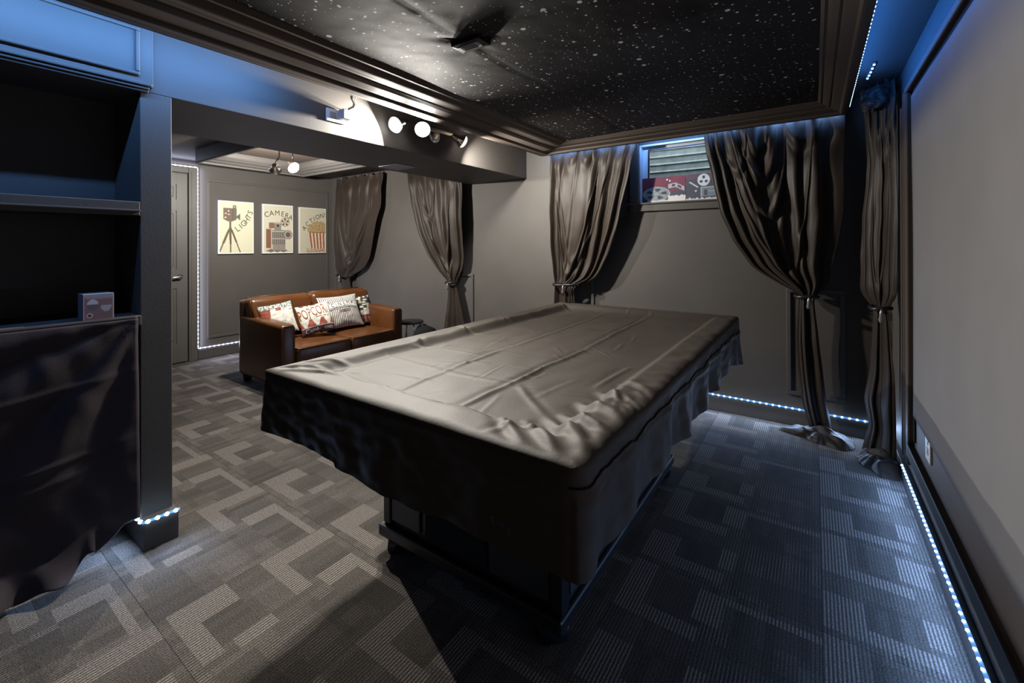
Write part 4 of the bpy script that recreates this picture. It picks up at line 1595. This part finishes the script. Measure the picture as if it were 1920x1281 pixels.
def curtain(label, left, right, y0, tie_z, folds, seed, creases, swags=(), amp=0.021, bulge=0.035, top=None, bottom=None, tassel_dx=0.0, pleat_top=True, mat='curtain', nz=170, nu=200, puddle=None, skew=0.0):
    t = thing('curtain', label, 'curtain', ((left[0][1] + right[0][1]) / 2, y0, 0.0), 'tied back charcoal curtains')
    zt = top if top else max(left[0][0], right[0][0])
    zb = bottom if bottom is not None else min(left[-1][0], right[-1][0])
    wtop = right[0][1] - left[0][1]
    rg = random.Random(seed)
    ph = [rg.uniform(0, 2 * pi) for _ in range(6)]

    def pos(u, v):
        z = zt + (zb - zt) * v
        xl, xr = smooth_edge(left, z), smooth_edge(right, z)
        wd = xr - xl
        # nonuniform fold spacing, drifting with height
        uu = u + 0.030 * sin(2 * pi * u * 2 + ph[0]) + 0.018 * sin(2 * pi * u * 3.3 + ph[1] + 1.2 * v)
        x = xl + wd * u
        vt = max(0.0, min(1.0, (zt - z) / (zt - tie_z)))
        s = 0.30 + 0.75 * sin(2 * pi * folds * 0.42 * uu + ph[2] + 0.8 * vt)
        for (u0_, u1_, wd_, dp_) in creases:
            uc = u0_ + (u1_ - u0_) * vt + 0.012 * sin(vt * 5 + u0_ * 20)
            q_ = (u - uc) / wd_
            if abs(q_) < 4:
                s += -0.95 * dp_ * exp(-q_ * q_) + 0.45 * dp_ * exp(-((q_ + 1.6) / 0.8) ** 2)
        for (ua, ub, dep, am) in swags:
            tq = (u - ua) / (ub - ua)
            if 0 < tq < 1:
                vv_ = dep * (4 * tq * (1 - tq)) ** 0.6
                q_ = (vt - vv_) / 0.035
                if abs(q_) < 4:
                    s += am * (4 * tq * (1 - tq)) ** 0.5 * (exp(-q_ * q_) - 0.8 * exp(-((q_ - 1.8) / 1.1) ** 2))
        if z < tie_z:
            s = 0.9 * sin(2 * pi * 1.7 * uu + ph[4] + 1.5 * v) + 0.5 * sin(2 * pi * 3.9 * uu + ph[3] + 3 * v) + 0.3 * s
        s2 = 2.2 * noise.noise(Vector((u * 4 + v * 1.5, v * 3.4 - u * 1.2, seed * 1.3))) + 0.8 * noise.noise(Vector((u * 11 + v * 4, v * 6, seed)))
        k = min(1.0, wd / wtop)
        A = amp * min(1.0, 0.22 + 1.1 * wd)
        above = max(0.0, (z - tie_z) / (zt - tie_z))
        flat = 1.0
        if z > tie_z:   # fullest a third of the way up from the tie
            flat = 0.55 + 0.6 * (1 - above)
            b_ = bulge * sin(pi * min(1, (1 - above) * 1.05)) ** 1.5
        else:
            b_ = 0.0
            A *= 1.15
        near_tie = exp(-((z - tie_z) / 0.035) ** 2)
        A *= (1 - 0.55 * near_tie)
        y = y0 - A * flat * (s + 0.28 * s2) - b_
        y += 0.006 * noise.noise(Vector((x * 9, z * 5, seed))) - skew * (u - 0.5) * min(1.0, wd / 0.14)
        if pleat_top and above > 0.93:   # gathered heading
            y += 0.007 * sin(2 * pi * folds * 2 * u + ph[4]) * (above - 0.93) / 0.07
        # heading sags between its hooks
        hk = 4 * abs(((u * folds * 1.25 + 0.1) % 1.0) - 0.5) ** 2
        z -= 0.035 * (1 - hk) * max(0, above - 0.5) * 2
        y -= 0.022 * (1 - hk) * exp(-((above - 0.86) / 0.07) ** 2)
        # drape the swags: inner folds sag just above the tie
        if z > tie_z:
            sag = exp(-((z - tie_z - 0.09) / 0.10) ** 2)
            y -= 0.020 * sag * sin(pi * u)
        x += 0.006 * noise.noise(Vector((z * 6, u * 4, seed + 3))) * min(1, above * 5 + 0.3)
        return Vector((x, min(y, 3.588), z))

    bm = bmesh.new()
    grid(bm, nu, nz, pos)
    o = obj('drape', bm, M[mat], t)
    md = o.modifiers.new('thickness', 'SOLIDIFY')
    md.thickness = 0.003
    # tie band
    xl, xr = smooth_edge(left, tie_z), smooth_edge(right, tie_z)
    cx, rx = (xl + xr) / 2, (xr - xl) / 2 + 0.012
    ry = min(0.055, 3.585 - y0)
    bm = bmesh.new()
    tube(bm, [(cx + rx * cos(a * pi / 16), y0 - 0.008 - (ry) * sin(a * pi / 16), tie_z + 0.004 * sin(a * pi / 8)) for a in range(33)], 0.012, 8)
    band = obj('tie_band', bm, M['black'], t)
    bm = bmesh.new()
    tx, ty = cx + tassel_dx, y0 - 0.008 - ry - 0.014
    lathe(bm, (tx, ty, tie_z - 0.075), (0.05, 0, 1), [(0.006, 0.0), (0.012, 0.012), (0.008, 0.04), (0.010, 0.05), (0.007, 0.062), (0.003, 0.075)], 12)
    obj('tassel', bm, M['tassel'], band)
    if puddle:
        bm = bmesh.new()
        (pcx, pcy), outline, ph_ = puddle
        angs = sorted((atan2(q[1] - pcy, q[0] - pcx), hypot(q[0] - pcx, q[1] - pcy)) for q in outline)

        def rad_at(an):
            n_ = len(angs)
            for i_ in range(n_):
                a0, r0 = angs[i_]
                a1, r1 = angs[(i_ + 1) % n_]
                if i_ == n_ - 1:
                    a1 += 2 * pi
                aa = an if an >= a0 or i_ < n_ - 1 else an + 2 * pi
                if a0 <= aa <= a1:
                    k_ = (aa - a0) / max(1e-6, a1 - a0)
                    return r0 + (r1 - r0) * (3 * k_ * k_ - 2 * k_ ** 3)
            return angs[0][1]

        def pud(u, v):
            an = -pi + 2 * pi * u
            r = v
            wob = 1 + 0.07 * noise.noise(Vector((cos(an) * 5, sin(an) * 5, seed)))
            R_ = rad_at(an) * wob
            x = pcx + R_ * r * cos(an)
            y = pcy + R_ * r * sin(an)
            nx, ny = x * 7 + y * 6, y * 3.2 - x * 3
            rd = 1 - abs(noise.noise(Vector((nx, ny, seed * 2)))) * 3.0
            rd2 = 1 - abs(noise.noise(Vector((nx * 1.9, ny * 2.1, seed * 3)))) * 3.0
            h = ph_ * (1 - r ** 2) + (1 - 0.55 * r) * (0.034 * max(0, rd) + 0.014 * max(0, rd2)) * (1 - r ** 8) + 0.003
            return Vector((min(x, 0.370), min(y, 3.578), max(0.002, h)))

        grid(bm, 96, 26, pud, closed_u=True)
        obj('hem_puddle', bm, M[mat], t)
    return t


curtain('dark curtain nearest the posters in the corner behind the sofa',
        [(2.17, -5.296), (1.55, -5.311), (0.97, -5.326), (0.88, -5.285), (0.83, -5.254), (0.65, -5.19), (0.02, -5.22)],
        [(2.17, -4.345), (2.07, -4.352), (1.75, -4.373), (1.45, -4.476), (1.12, -4.591), (0.98, -4.70), (0.92, -4.82), (0.87, -4.95), (0.83, -5.03), (0.66, -4.99), (0.02, -4.93)],
        3.52, 0.86, 4.2, 11, [(0.06,0.10,0.03,0.7),(0.34,0.42,0.03,0.7),(0.60,0.46,0.03,0.7),(0.80,0.72,0.05,1.3)], [(0.10, 0.85, 0.90, 1.2), (0.20, 0.80, 0.80, 0.8)], tassel_dx=-0.02)
curtain('dark curtain hanging right of the sofa below the end of the beam',
        [(2.17, -3.93), (2.10, -3.904), (1.75, -3.816), (1.37, -3.687), (1.13, -3.56), (0.99, -3.437), (0.89, -3.31), (0.84, -3.262), (0.55, -3.303), (0.35, -3.345), (0.02, -3.40)],
        [(2.17, -3.055), (1.93, -3.055), (1.48, -3.045), (1.14, -3.04), (1.0, -3.065), (0.92, -3.12), (0.86, -3.165), (0.82, -3.154), (0.57, -3.08), (0.38, -3.03), (0.02, -2.98)],
        3.52, 0.85, 4.5, 23, [(0.12,0.16,0.05,1.4),(0.30,0.36,0.03,0.6),(0.52,0.50,0.035,0.6),(0.72,0.68,0.05,1.2),(0.93,0.92,0.03,0.8)], [(0.15, 0.80, 0.90, 1.2), (0.2, 0.5, 0.45, 0.6)])
curtain('dark satin curtain left of the high window above the covered table',
        [(2.17, -1.965), (2.08, -1.969), (1.78, -1.976), (1.44, -1.971), (1.15, -1.967), (0.96, -1.950), (0.88, -1.94), (0.69, -1.950), (0.02, -1.96)],
        [(2.17, -1.165), (2.07, -1.177), (1.90, -1.222), (1.64, -1.282), (1.38, -1.347), (1.18, -1.423), (1.04, -1.49), (0.95, -1.56), (0.915, -1.66), (0.885, -1.76), (0.70, -1.743), (0.02, -1.72)],
        3.505, 0.895, 4.4, 31, [(0.04,0.06,0.025,1.3),(0.16,0.13,0.02,0.35),(0.36,0.30,0.02,0.3),(0.60,0.62,0.035,1.3),(0.78,0.80,0.04,1.5),(0.93,0.93,0.03,1.4)], [(0.05, 0.62, 0.93, 1.3), (0.10, 0.75, 0.84, 0.7), (0.20, 0.36, 0.10, 0.6), (0.38, 0.58, 0.12, 0.7)], bulge=0.03)
curtain('dark satin curtain right of the high window trailing on the carpet',
        [(2.17, -0.69), (2.06, -0.673), (1.76, -0.619), (1.48, -0.559), (1.28, -0.479), (1.09, -0.361), (1.02, -0.264), (0.95, -0.150), (0.92, -0.085), (0.89, -0.088), (0.60, -0.101), (0.39, -0.09), (0.18, -0.067), (0.03, -0.03)],
        [(2.17, 0.168), (2.06, 0.167), (1.79, 0.160), (1.45, 0.155), (1.28, 0.130), (0.98, 0.070), (0.93, 0.02), (0.89, -0.006), (0.61, 0.022), (0.27, 0.055), (0.03, 0.09)],
        3.50, 0.905, 5.2, 47, [(0.06,0.10,0.022,1.3),(0.14,0.22,0.025,1.3),(0.26,0.42,0.02,0.9),(0.44,0.40,0.035,1.1),(0.58,0.56,0.045,1.2),(0.74,0.70,0.035,1.2),(0.88,0.86,0.04,1.4)], [(0.26, 0.56, 0.36, 1.1), (0.22, 0.62, 0.56, 1.2), (0.10, 0.34, 0.30, 0.8), (0.15, 0.80, 0.90, 1.0), (0.60, 0.86, 0.18, 0.8), (0.33, 0.50, 0.20, 0.8)], tassel_dx=0.01, puddle=((0.03, 3.44), [(-0.20, 3.475), (-0.05, 3.40), (0.05, 3.34), (0.15, 3.31), (0.20, 3.40), (0.17, 3.52), (0.05, 3.57), (-0.08, 3.55)], 0.035))
curtain('narrow dark curtain hung in the corner beside the projection screen',
        [(2.185, 0.238), (2.16, 0.244), (1.99, 0.248), (1.74, 0.261), (1.43, 0.241), (1.18, 0.228), (0.97, 0.226), (0.91, 0.262), (0.88, 0.285), (0.81, 0.283), (0.50, 0.266), (0.34, 0.241), (0.19, 0.264), (0.03, 0.23)],
        [(2.185, 0.372), (1.72, 0.374), (1.42, 0.378), (0.97, 0.376), (0.91, 0.352), (0.88, 0.336), (0.81, 0.345), (0.52, 0.365), (0.22, 0.37), (0.03, 0.372)],
        3.26, 0.885, 3.1, 59, [(0.12,0.16,0.03,0.6),(0.60,0.62,0.06,1.4),(0.84,0.80,0.03,0.6)], [(0.2, 0.8, 0.94, 0.8), (0.3, 0.9, 0.30, 0.8)], amp=0.022, bulge=0.02, skew=0.15, tassel_dx=-0.005, puddle=((0.30, 3.22), [(0.21, 3.30), (0.205, 3.22), (0.25, 3.12), (0.31, 3.04), (0.365, 3.05), (0.37, 3.22), (0.36, 3.38), (0.28, 3.38)], 0.05))

cc = [o_ for o_ in C.objects if o_.name.startswith('curtain') and o_.parent is None and 'narrow' in o_.get('label', '')][0]
bm = bmesh.new()


def wrap(u, v):
    an = pi * (0.02 + 0.96 * u)
    z = 2.045 + 0.125 * v + 0.02 * (u - 0.5)
    fl = 0.010 * noise.noise(Vector((u * 7, v * 3, 2))) + 0.008 * (1 - abs(noise.noise(Vector((u * 5 + v * 4, v * 5, 6)))) * 3)
    rx, ry = 0.062 + fl + 0.012 * v, 0.050 + fl
    return Vector((0.306 - rx * cos(an) - 0.010 * (1 - v), 3.25 - ry * sin(an), z - 0.03 + 0.012 * noise.noise(Vector((u * 6, 0, 3)))))


grid(bm, 40, 16, wrap)
o = obj('knotted_heading', bm, M['curtain'], cc)
md = o.modifiers.new('thickness', 'SOLIDIFY')
md.thickness = 0.003

# ------------------------------------------------------------------ projection screen
t = thing('projection_screen', 'large pale grey projection screen in a dark frame on the right wall', 'screen', (XR, 0.9, 0.2))
py0, py1, pz0, pz1 = -1.10, 2.865, 0.215, 2.013
fw_ = 0.052
for nm, (a0, a1, b0, b1) in (('frame_rail', (py0, py1, pz1 - 0.034, pz1)), ('frame_rail', (py0, py1, pz0, pz0 + 0.065)), ('frame_stile', (py1 - fw_, py1, pz0 + 0.065, pz1 - 0.034)), ('frame_stile', (py0, py0 + fw_, pz0 + 0.065, pz1 - 0.034))):
    bm = bmesh.new()
    bx(bm, XR - 0.034, XR - 0.001, a0, a1, b0, b1, 0.006)
    obj(nm, bm, M['crown'], t)
bm = bmesh.new()
bx(bm, XR - 0.010, XR - 0.001, py0 + fw_, py1 - fw_, pz0 + 0.065, pz1 - 0.034)
obj('backing_board', bm, M['ceil'], t)
bm = bmesh.new()
bx(bm, XR - 0.016, XR - 0.0105, py1 - fw_ - 0.05, py1 - fw_ - 0.002, pz0 + 0.10, pz1 - 0.036)
bx(bm, XR - 0.016, XR - 0.0105, py0 + fw_, py1 - fw_ - 0.002, pz1 - 0.066, pz1 - 0.036)
obj('black_border', bm, M['blackmatte'], t)


def scr(u, v):
    z = 0.458 + v * (1.944 - 0.458)
    yl = 2.712 + 0.045 * v + 0.006 * sin(v * 9)
    y = -1.04 + u * (yl + 1.04)
    x = XR - 0.020 - 0.004 * noise.noise(Vector((y * 1.3, z * 1.3, 0))) - 0.006 * (1 - v) ** 6
    return Vector((x, y, z))


bm = bmesh.new()
grid(bm, 80, 44, scr)
o = obj('screen_cloth', bm, M['screen'], t)
md = o.modifiers.new('thickness', 'SOLIDIFY')
md.thickness = 0.0025
# wall plate under the screen
t = thing('wall_plate', 'white outlet plate below the hanging edge of the projection screen', 'outlet', (XR - 0.01, 2.46, 0.35))
bm = bmesh.new()
bx(bm, XR - 0.0175, XR - 0.0102, 2.425, 2.512, 0.350, 0.455, 0.002)
obj('plate', bm, M['white'], t)
for zz in (0.378, 0.418):
    bm = bmesh.new()
    bx(bm, XR - 0.0195, XR - 0.0172, 2.452, 2.486, zz, zz + 0.028, 0.002)
    obj('socket', bm, M['greyplastic'], t)

# ------------------------------------------------------------------ outlet and adapter on the beam
t = thing('wall_outlet', 'white sideways outlet plate on the beam face', 'outlet', (XB1, 1.51, 1.975))
bm = bmesh.new()
bx(bm, XB1 + 0.0005, XB1 + 0.012, 1.462, 1.590, 1.972, 2.046, 0.003)
obj('plate', bm, M['white'], t)
bm = bmesh.new()
bx(bm, XB1 + 0.0118, XB1 + 0.016, 1.484, 1.520, 1.990, 2.028, 0.003)
obj('socket', bm, M['greyplastic'], t)
t = thing('power_adapter', 'grey plug-in power adapter with a cord on the beam outlet', 'adapter', (XB1 + 0.04, 1.56, 2.0))
bm = bmesh.new()
bx(bm, XB1 + 0.0125, XB1 + 0.062, 1.536, 1.588, 1.992, 2.050, 0.005)
obj('adapter_body', bm, M['greyplastic'], t)
bm = bmesh.new()
cpts = [(XB1 + 0.045, 1.562, 2.050), (XB1 + 0.04, 1.575, 2.060), (XB1 + 0.012, 1.602, 2.052), (XB1 + 0.006, 1.626, 2.068), (XB1 + 0.006, 1.662, 2.092),
        (XB1 + 0.006, 1.668, 2.110), (XB1 + 0.006, 1.650, 2.134), (XB1 + 0.010, 1.664, 2.16), (XB1 + 0.02, 1.672, 2.185)]
tube(bm, cpts, 0.0026, 6)
obj('cord', bm, M['greyplastic'], t)


# ------------------------------------------------------------------ track lights
def head(parent, pivot, lens, aim, power, lens_r=0.050, lname='lamp', spread=pi, soft=0.8):
    """Bell-shaped lamp head; the lens faces along aim."""
    aim = Vector(aim).normalized()
    lens = Vector(lens)
    bm = bmesh.new()
    lathe(bm, lens - aim * 0.085, aim, [(0.016, 0.0), (0.020, 0.01), (0.022, 0.03), (0.034, 0.055), (lens_r + 0.002, 0.080), (lens_r + 0.004, 0.088), (lens_r, 0.088), (lens_r - 0.004, 0.078)], 28)
    hd_ = obj('lamp_head', bm, M['satin'], parent)
    bm = bmesh.new()
    lathe(bm, lens - aim * 0.004, aim, [(lens_r - 0.001, 0.0), (lens_r - 0.003, 0.010), (lens_r * 0.80, 0.022), (lens_r * 0.5, 0.031), (0.002, 0.035)], 28)
    obj('lens', bm, M['bulb'], hd_)
    bm = bmesh.new()
    b = lens - aim * 0.075
    tube(bm, [pivot, (Vector(pivot) + b) / 2 + Vector((0, 0, 0.004)), b], 0.007, 8)
    obj('stem', bm, M['satin'], hd_)
    area_light(lname, lens + aim * 0.036, aim, lens_r * soft, 0, power, WARM, 'DISK', spread=spread)


t = thing('track_light', 'three headed track light glaring from the side of the beam', 'lamp', (XB1, 2.2, 2.09))
bm = bmesh.new()
bx(bm, XB1 + 0.001, XB1 + 0.024, 1.96, 2.60, 2.085, 2.112, 0.004)
obj('rail', bm, M['satin'], t)
bm = bmesh.new()
lathe(bm, (XB1 + 0.0005, 2.33, 2.06), (1, 0, 0), [(0.055, 0), (0.055, 0.012), (0.045, 0.02), (0.01, 0.021)], 28)
obj('canopy', bm, M['satin'], t)
head(t, (XB1 + 0.02, 2.02, 2.088), (-2.225, 1.900, 2.030), (0.06, -0.92, -0.42), P_SPOT[0], lname='spot_lamp_a', spread=2.75)
head(t, (XB1 + 0.02, 2.16, 2.088), (-2.190, 2.105, 2.040), (0.74, -0.66, -0.48), P_SPOT[1], lname='spot_lamp_b', spread=2.0, soft=1.7)
head(t, (XB1 + 0.02, 2.50, 2.088), (-2.200, 2.525, 2.042), (0.44, 0.78, -0.42), P_SPOT[2], lname='spot_lamp_c', spread=2.5, soft=1.5)

t = thing('track_light', 'ceiling track light with two heads above the sofa', 'lamp', (-3.85, 2.05, ZC))
bm = bmesh.new()
bx(bm, -3.90, -3.80, 1.90, 2.26, ZC - 0.022, ZC - 0.001, 0.004)
obj('rail', bm, M['satin'], t)
bm = bmesh.new()
tube(bm, [(-3.83, 1.985, ZC - 0.02), (-3.83, 1.985, 2.02)], 0.006, 8)
obj('hanger', bm, M['satin'], t)
bm = bmesh.new()
tube(bm, [(-3.84, 2.11, ZC - 0.02), (-3.84, 2.11, 2.02)], 0.006, 8)
obj('hanger', bm, M['satin'], t)
head(t, (-3.83, 1.985, 2.025), (-3.88, 1.975, 1.925), (-0.76, 0.48, -0.22), P_BAY[0], lname='bay_lamp_a')
head(t, (-3.84, 2.11, 2.02), (-3.80, 2.095, 1.945), (0.62, 0.10, -0.40), P_BAY[1], lname='bay_lamp_b')


# ------------------------------------------------------------------ diode strips
bmd = bmesh.new()
bmesh.ops.create_icosphere(bmd, subdivisions=1, radius=0.0052)
diode_mesh = bpy.data.meshes.new('led')
bmd.to_mesh(diode_mesh)
bmd.free()
for pl in diode_mesh.polygons:
    pl.use_smooth = True


def led_strip(label, pts, nrm, step, matname, wid=0.011, grp=None, size=1.0, ndist=0.0035):
    """Tape following pts with one diode bead every step."""
    pts = [Vector(p) for p in pts]
    t = thing('led_strip', label, 'led strip', pts[0], 'lit diode strips' if grp is None else grp)
    bm = bmesh.new()
    nr = [Vector(nrm).normalized()] * (len(pts) - 1) if not isinstance(nrm, list) else [Vector(n).normalized() for n in nrm]
    for k, (a, b) in enumerate(zip(pts[:-1], pts[1:])):
        d = (b - a).normalized()
        s = nr[k].cross(d).normalized() * wid / 2
        th = nr[k] * 0.0015
        q = [a - s, b - s, b + s, a + s]
        lo = [bm.verts.new(p) for p in q]
        hi = [bm.verts.new(p + th) for p in q]
        bm.faces.new(lo[::-1])
        bm.faces.new(hi)
        for i in range(4):
            bm.faces.new((lo[i], lo[(i + 1) % 4], hi[(i + 1) % 4], hi[i]))
    obj('tape', bm, M[{'leddoor': 'striptapewhite', 'ledoff': 'black'}.get(matname, 'stripband')], t)
    me = diode_mesh.copy() if matname not in LEDM else LEDM[matname]
    if matname not in LEDM:
        me.materials.clear()
        me.materials.append(M[matname])
        LEDM[matname] = me
    for k, (a, b) in enumerate(zip(pts[:-1], pts[1:])):
        L = (b - a).length
        n = max(1, int(L / step))
        for i in range(n):
            q = a + (b - a) * ((i + 0.5) / n) + nr[k] * ndist
            o = bpy.data.objects.new('led', me)
            C.objects.link(o)
            o.parent = t
            o.location = q - pts[0]
            o.scale = (size,) * 3
    return t


LEDM = {}
# far-wall skirting
led_strip('blue white led strip along the far wall skirting behind the curtains', [(-1.55, YF - 0.0185, 0.122), (0.36, YF - 0.0185, 0.117)], (0, -1, 0), 0.0385, 'led', size=1.25)
strip_light('far_skirting_glow', (-1.55, YF - 0.03, 0.115), (0.36, YF - 0.03, 0.112), (0, -1, -0.25), 0.012, P_FLOOR, ICE)
# right wall skirting
led_strip('blue white led strip along the skirting under the projection screen', [(XR - 0.026, 3.05, 0.093), (XR - 0.026, 0.2, 0.093)], (-0.7, 0, 0.7), 0.037, 'led', size=1.0)
strip_light('right_skirting_glow', (XR - 0.046, 3.02, 0.098), (XR - 0.046, 0.6, 0.098), (-0.75, 0, -0.65), 0.010, P_FLOOR * 0.75, (0.30, 0.52, 1.0))
# pillar
led_strip('short blue white led strip wrapped round the foot of the slim pillar', [(-2.40, YP0 - 0.0085, 0.124), (-2.252, YP0 - 0.0085, 0.124), (-2.252, YP1 + 0.008, 0.122)], [(0, -1, 0), (1, 0, 0)], 0.030, 'led', size=1.7)
strip_light('pillar_glow', (-2.40, YP0 - 0.02, 0.122), (-2.255, YP0 - 0.02, 0.122), (0.1, -1, -0.15), 0.012, P_FLOOR * 2.2, ICE)
strip_light('pillar_glow_side', (-2.24, YP0, 0.122), (-2.24, YP1, 0.122), (1, 0.2, -0.1), 0.012, P_FLOOR * 2.2, ICE)
# left wall: round the door casing and along the skirting
led_strip('white led strip running round the door frame and along the skirting by the sofa',
          [(XL + 0.004, 1.0, 2.118), (XL + 0.004, 2.002, 2.118), (XL + 0.004, 2.002, 0.122), (XL + 0.020, 3.55, 0.118)], (1, 0, 0), 0.045, 'leddoor', size=1.5)
strip_light('door_side_glow', (XL + 0.02, 2.015, 2.11), (XL + 0.02, 2.015, 0.13), (0.35, 1, 0), 0.012, P_DOOR, VIOLET)
strip_light('door_top_glow', (XL + 0.02, 1.0, 2.125), (XL + 0.02, 2.0, 2.125), (0.5, 0, 1), 0.012, P_DOOR, VIOLET)
strip_light('left_skirting_glow', (XL + 0.034, 2.0, 0.122), (XL + 0.034, 3.5, 0.122), (1, 0, 0.1), 0.012, P_DOOR * 2.0, VIOLET)
# cove strips on the outer face of the crown frame
zc_ = 2.105
led_strip('blue led strip on the outer crown face towards the screen wall', [(CX1 + 0.001, CYF - 0.02, zc_), (CX1 + 0.001, 0.6, zc_)], (1, 0, 0), 0.037, 'ledcove')
strip_light('cove_right', (CX1 + 0.012, CYF - 0.36, zc_), (CX1 + 0.012, 0.6, zc_), (1, 0, 0.30), 0.012, P_CROWN * 0.5, BLUE)
led_strip('blue led strip on the outer crown face towards the window wall', [(CX0 + 0.03, CYF + 0.001, zc_), (CX1 - 0.02, CYF + 0.001, zc_)], (0, 1, 0), 0.037, 'ledcove')
strip_light('cove_far', (CX0 + 0.03, CYF + 0.012, zc_), (CX1 - 0.02, CYF + 0.012, zc_), (0, 1, -0.7), 0.012, P_CROWN * 0.55, (0.20, 0.43, 1.0))
led_strip('blue led strip on the outer crown face towards the beam', [(CX0 - 0.001, -0.25, zc_), (CX0 - 0.001, 1.20, zc_)], (-1, 0, 0), 0.037, 'ledcove')
strip_light('cove_left', (CX0 - 0.012, -0.25, zc_), (CX0 - 0.012, 1.15, zc_), (-1, 0, -0.35), 0.012, P_CROWN * 1.2, (0.15, 0.40, 1.0))
# loose tail of strip on the ceiling above the corner curtain
led_strip('loose tail of dim blue led strip on the ceiling above the corner curtain', [(0.262, 2.92, ZC - 0.002), (0.256, 3.10, ZC - 0.002), (0.25, 3.20, ZC - 0.002)], (0, 0, -1), 0.048, 'ledoff', wid=0.02, size=1.3)
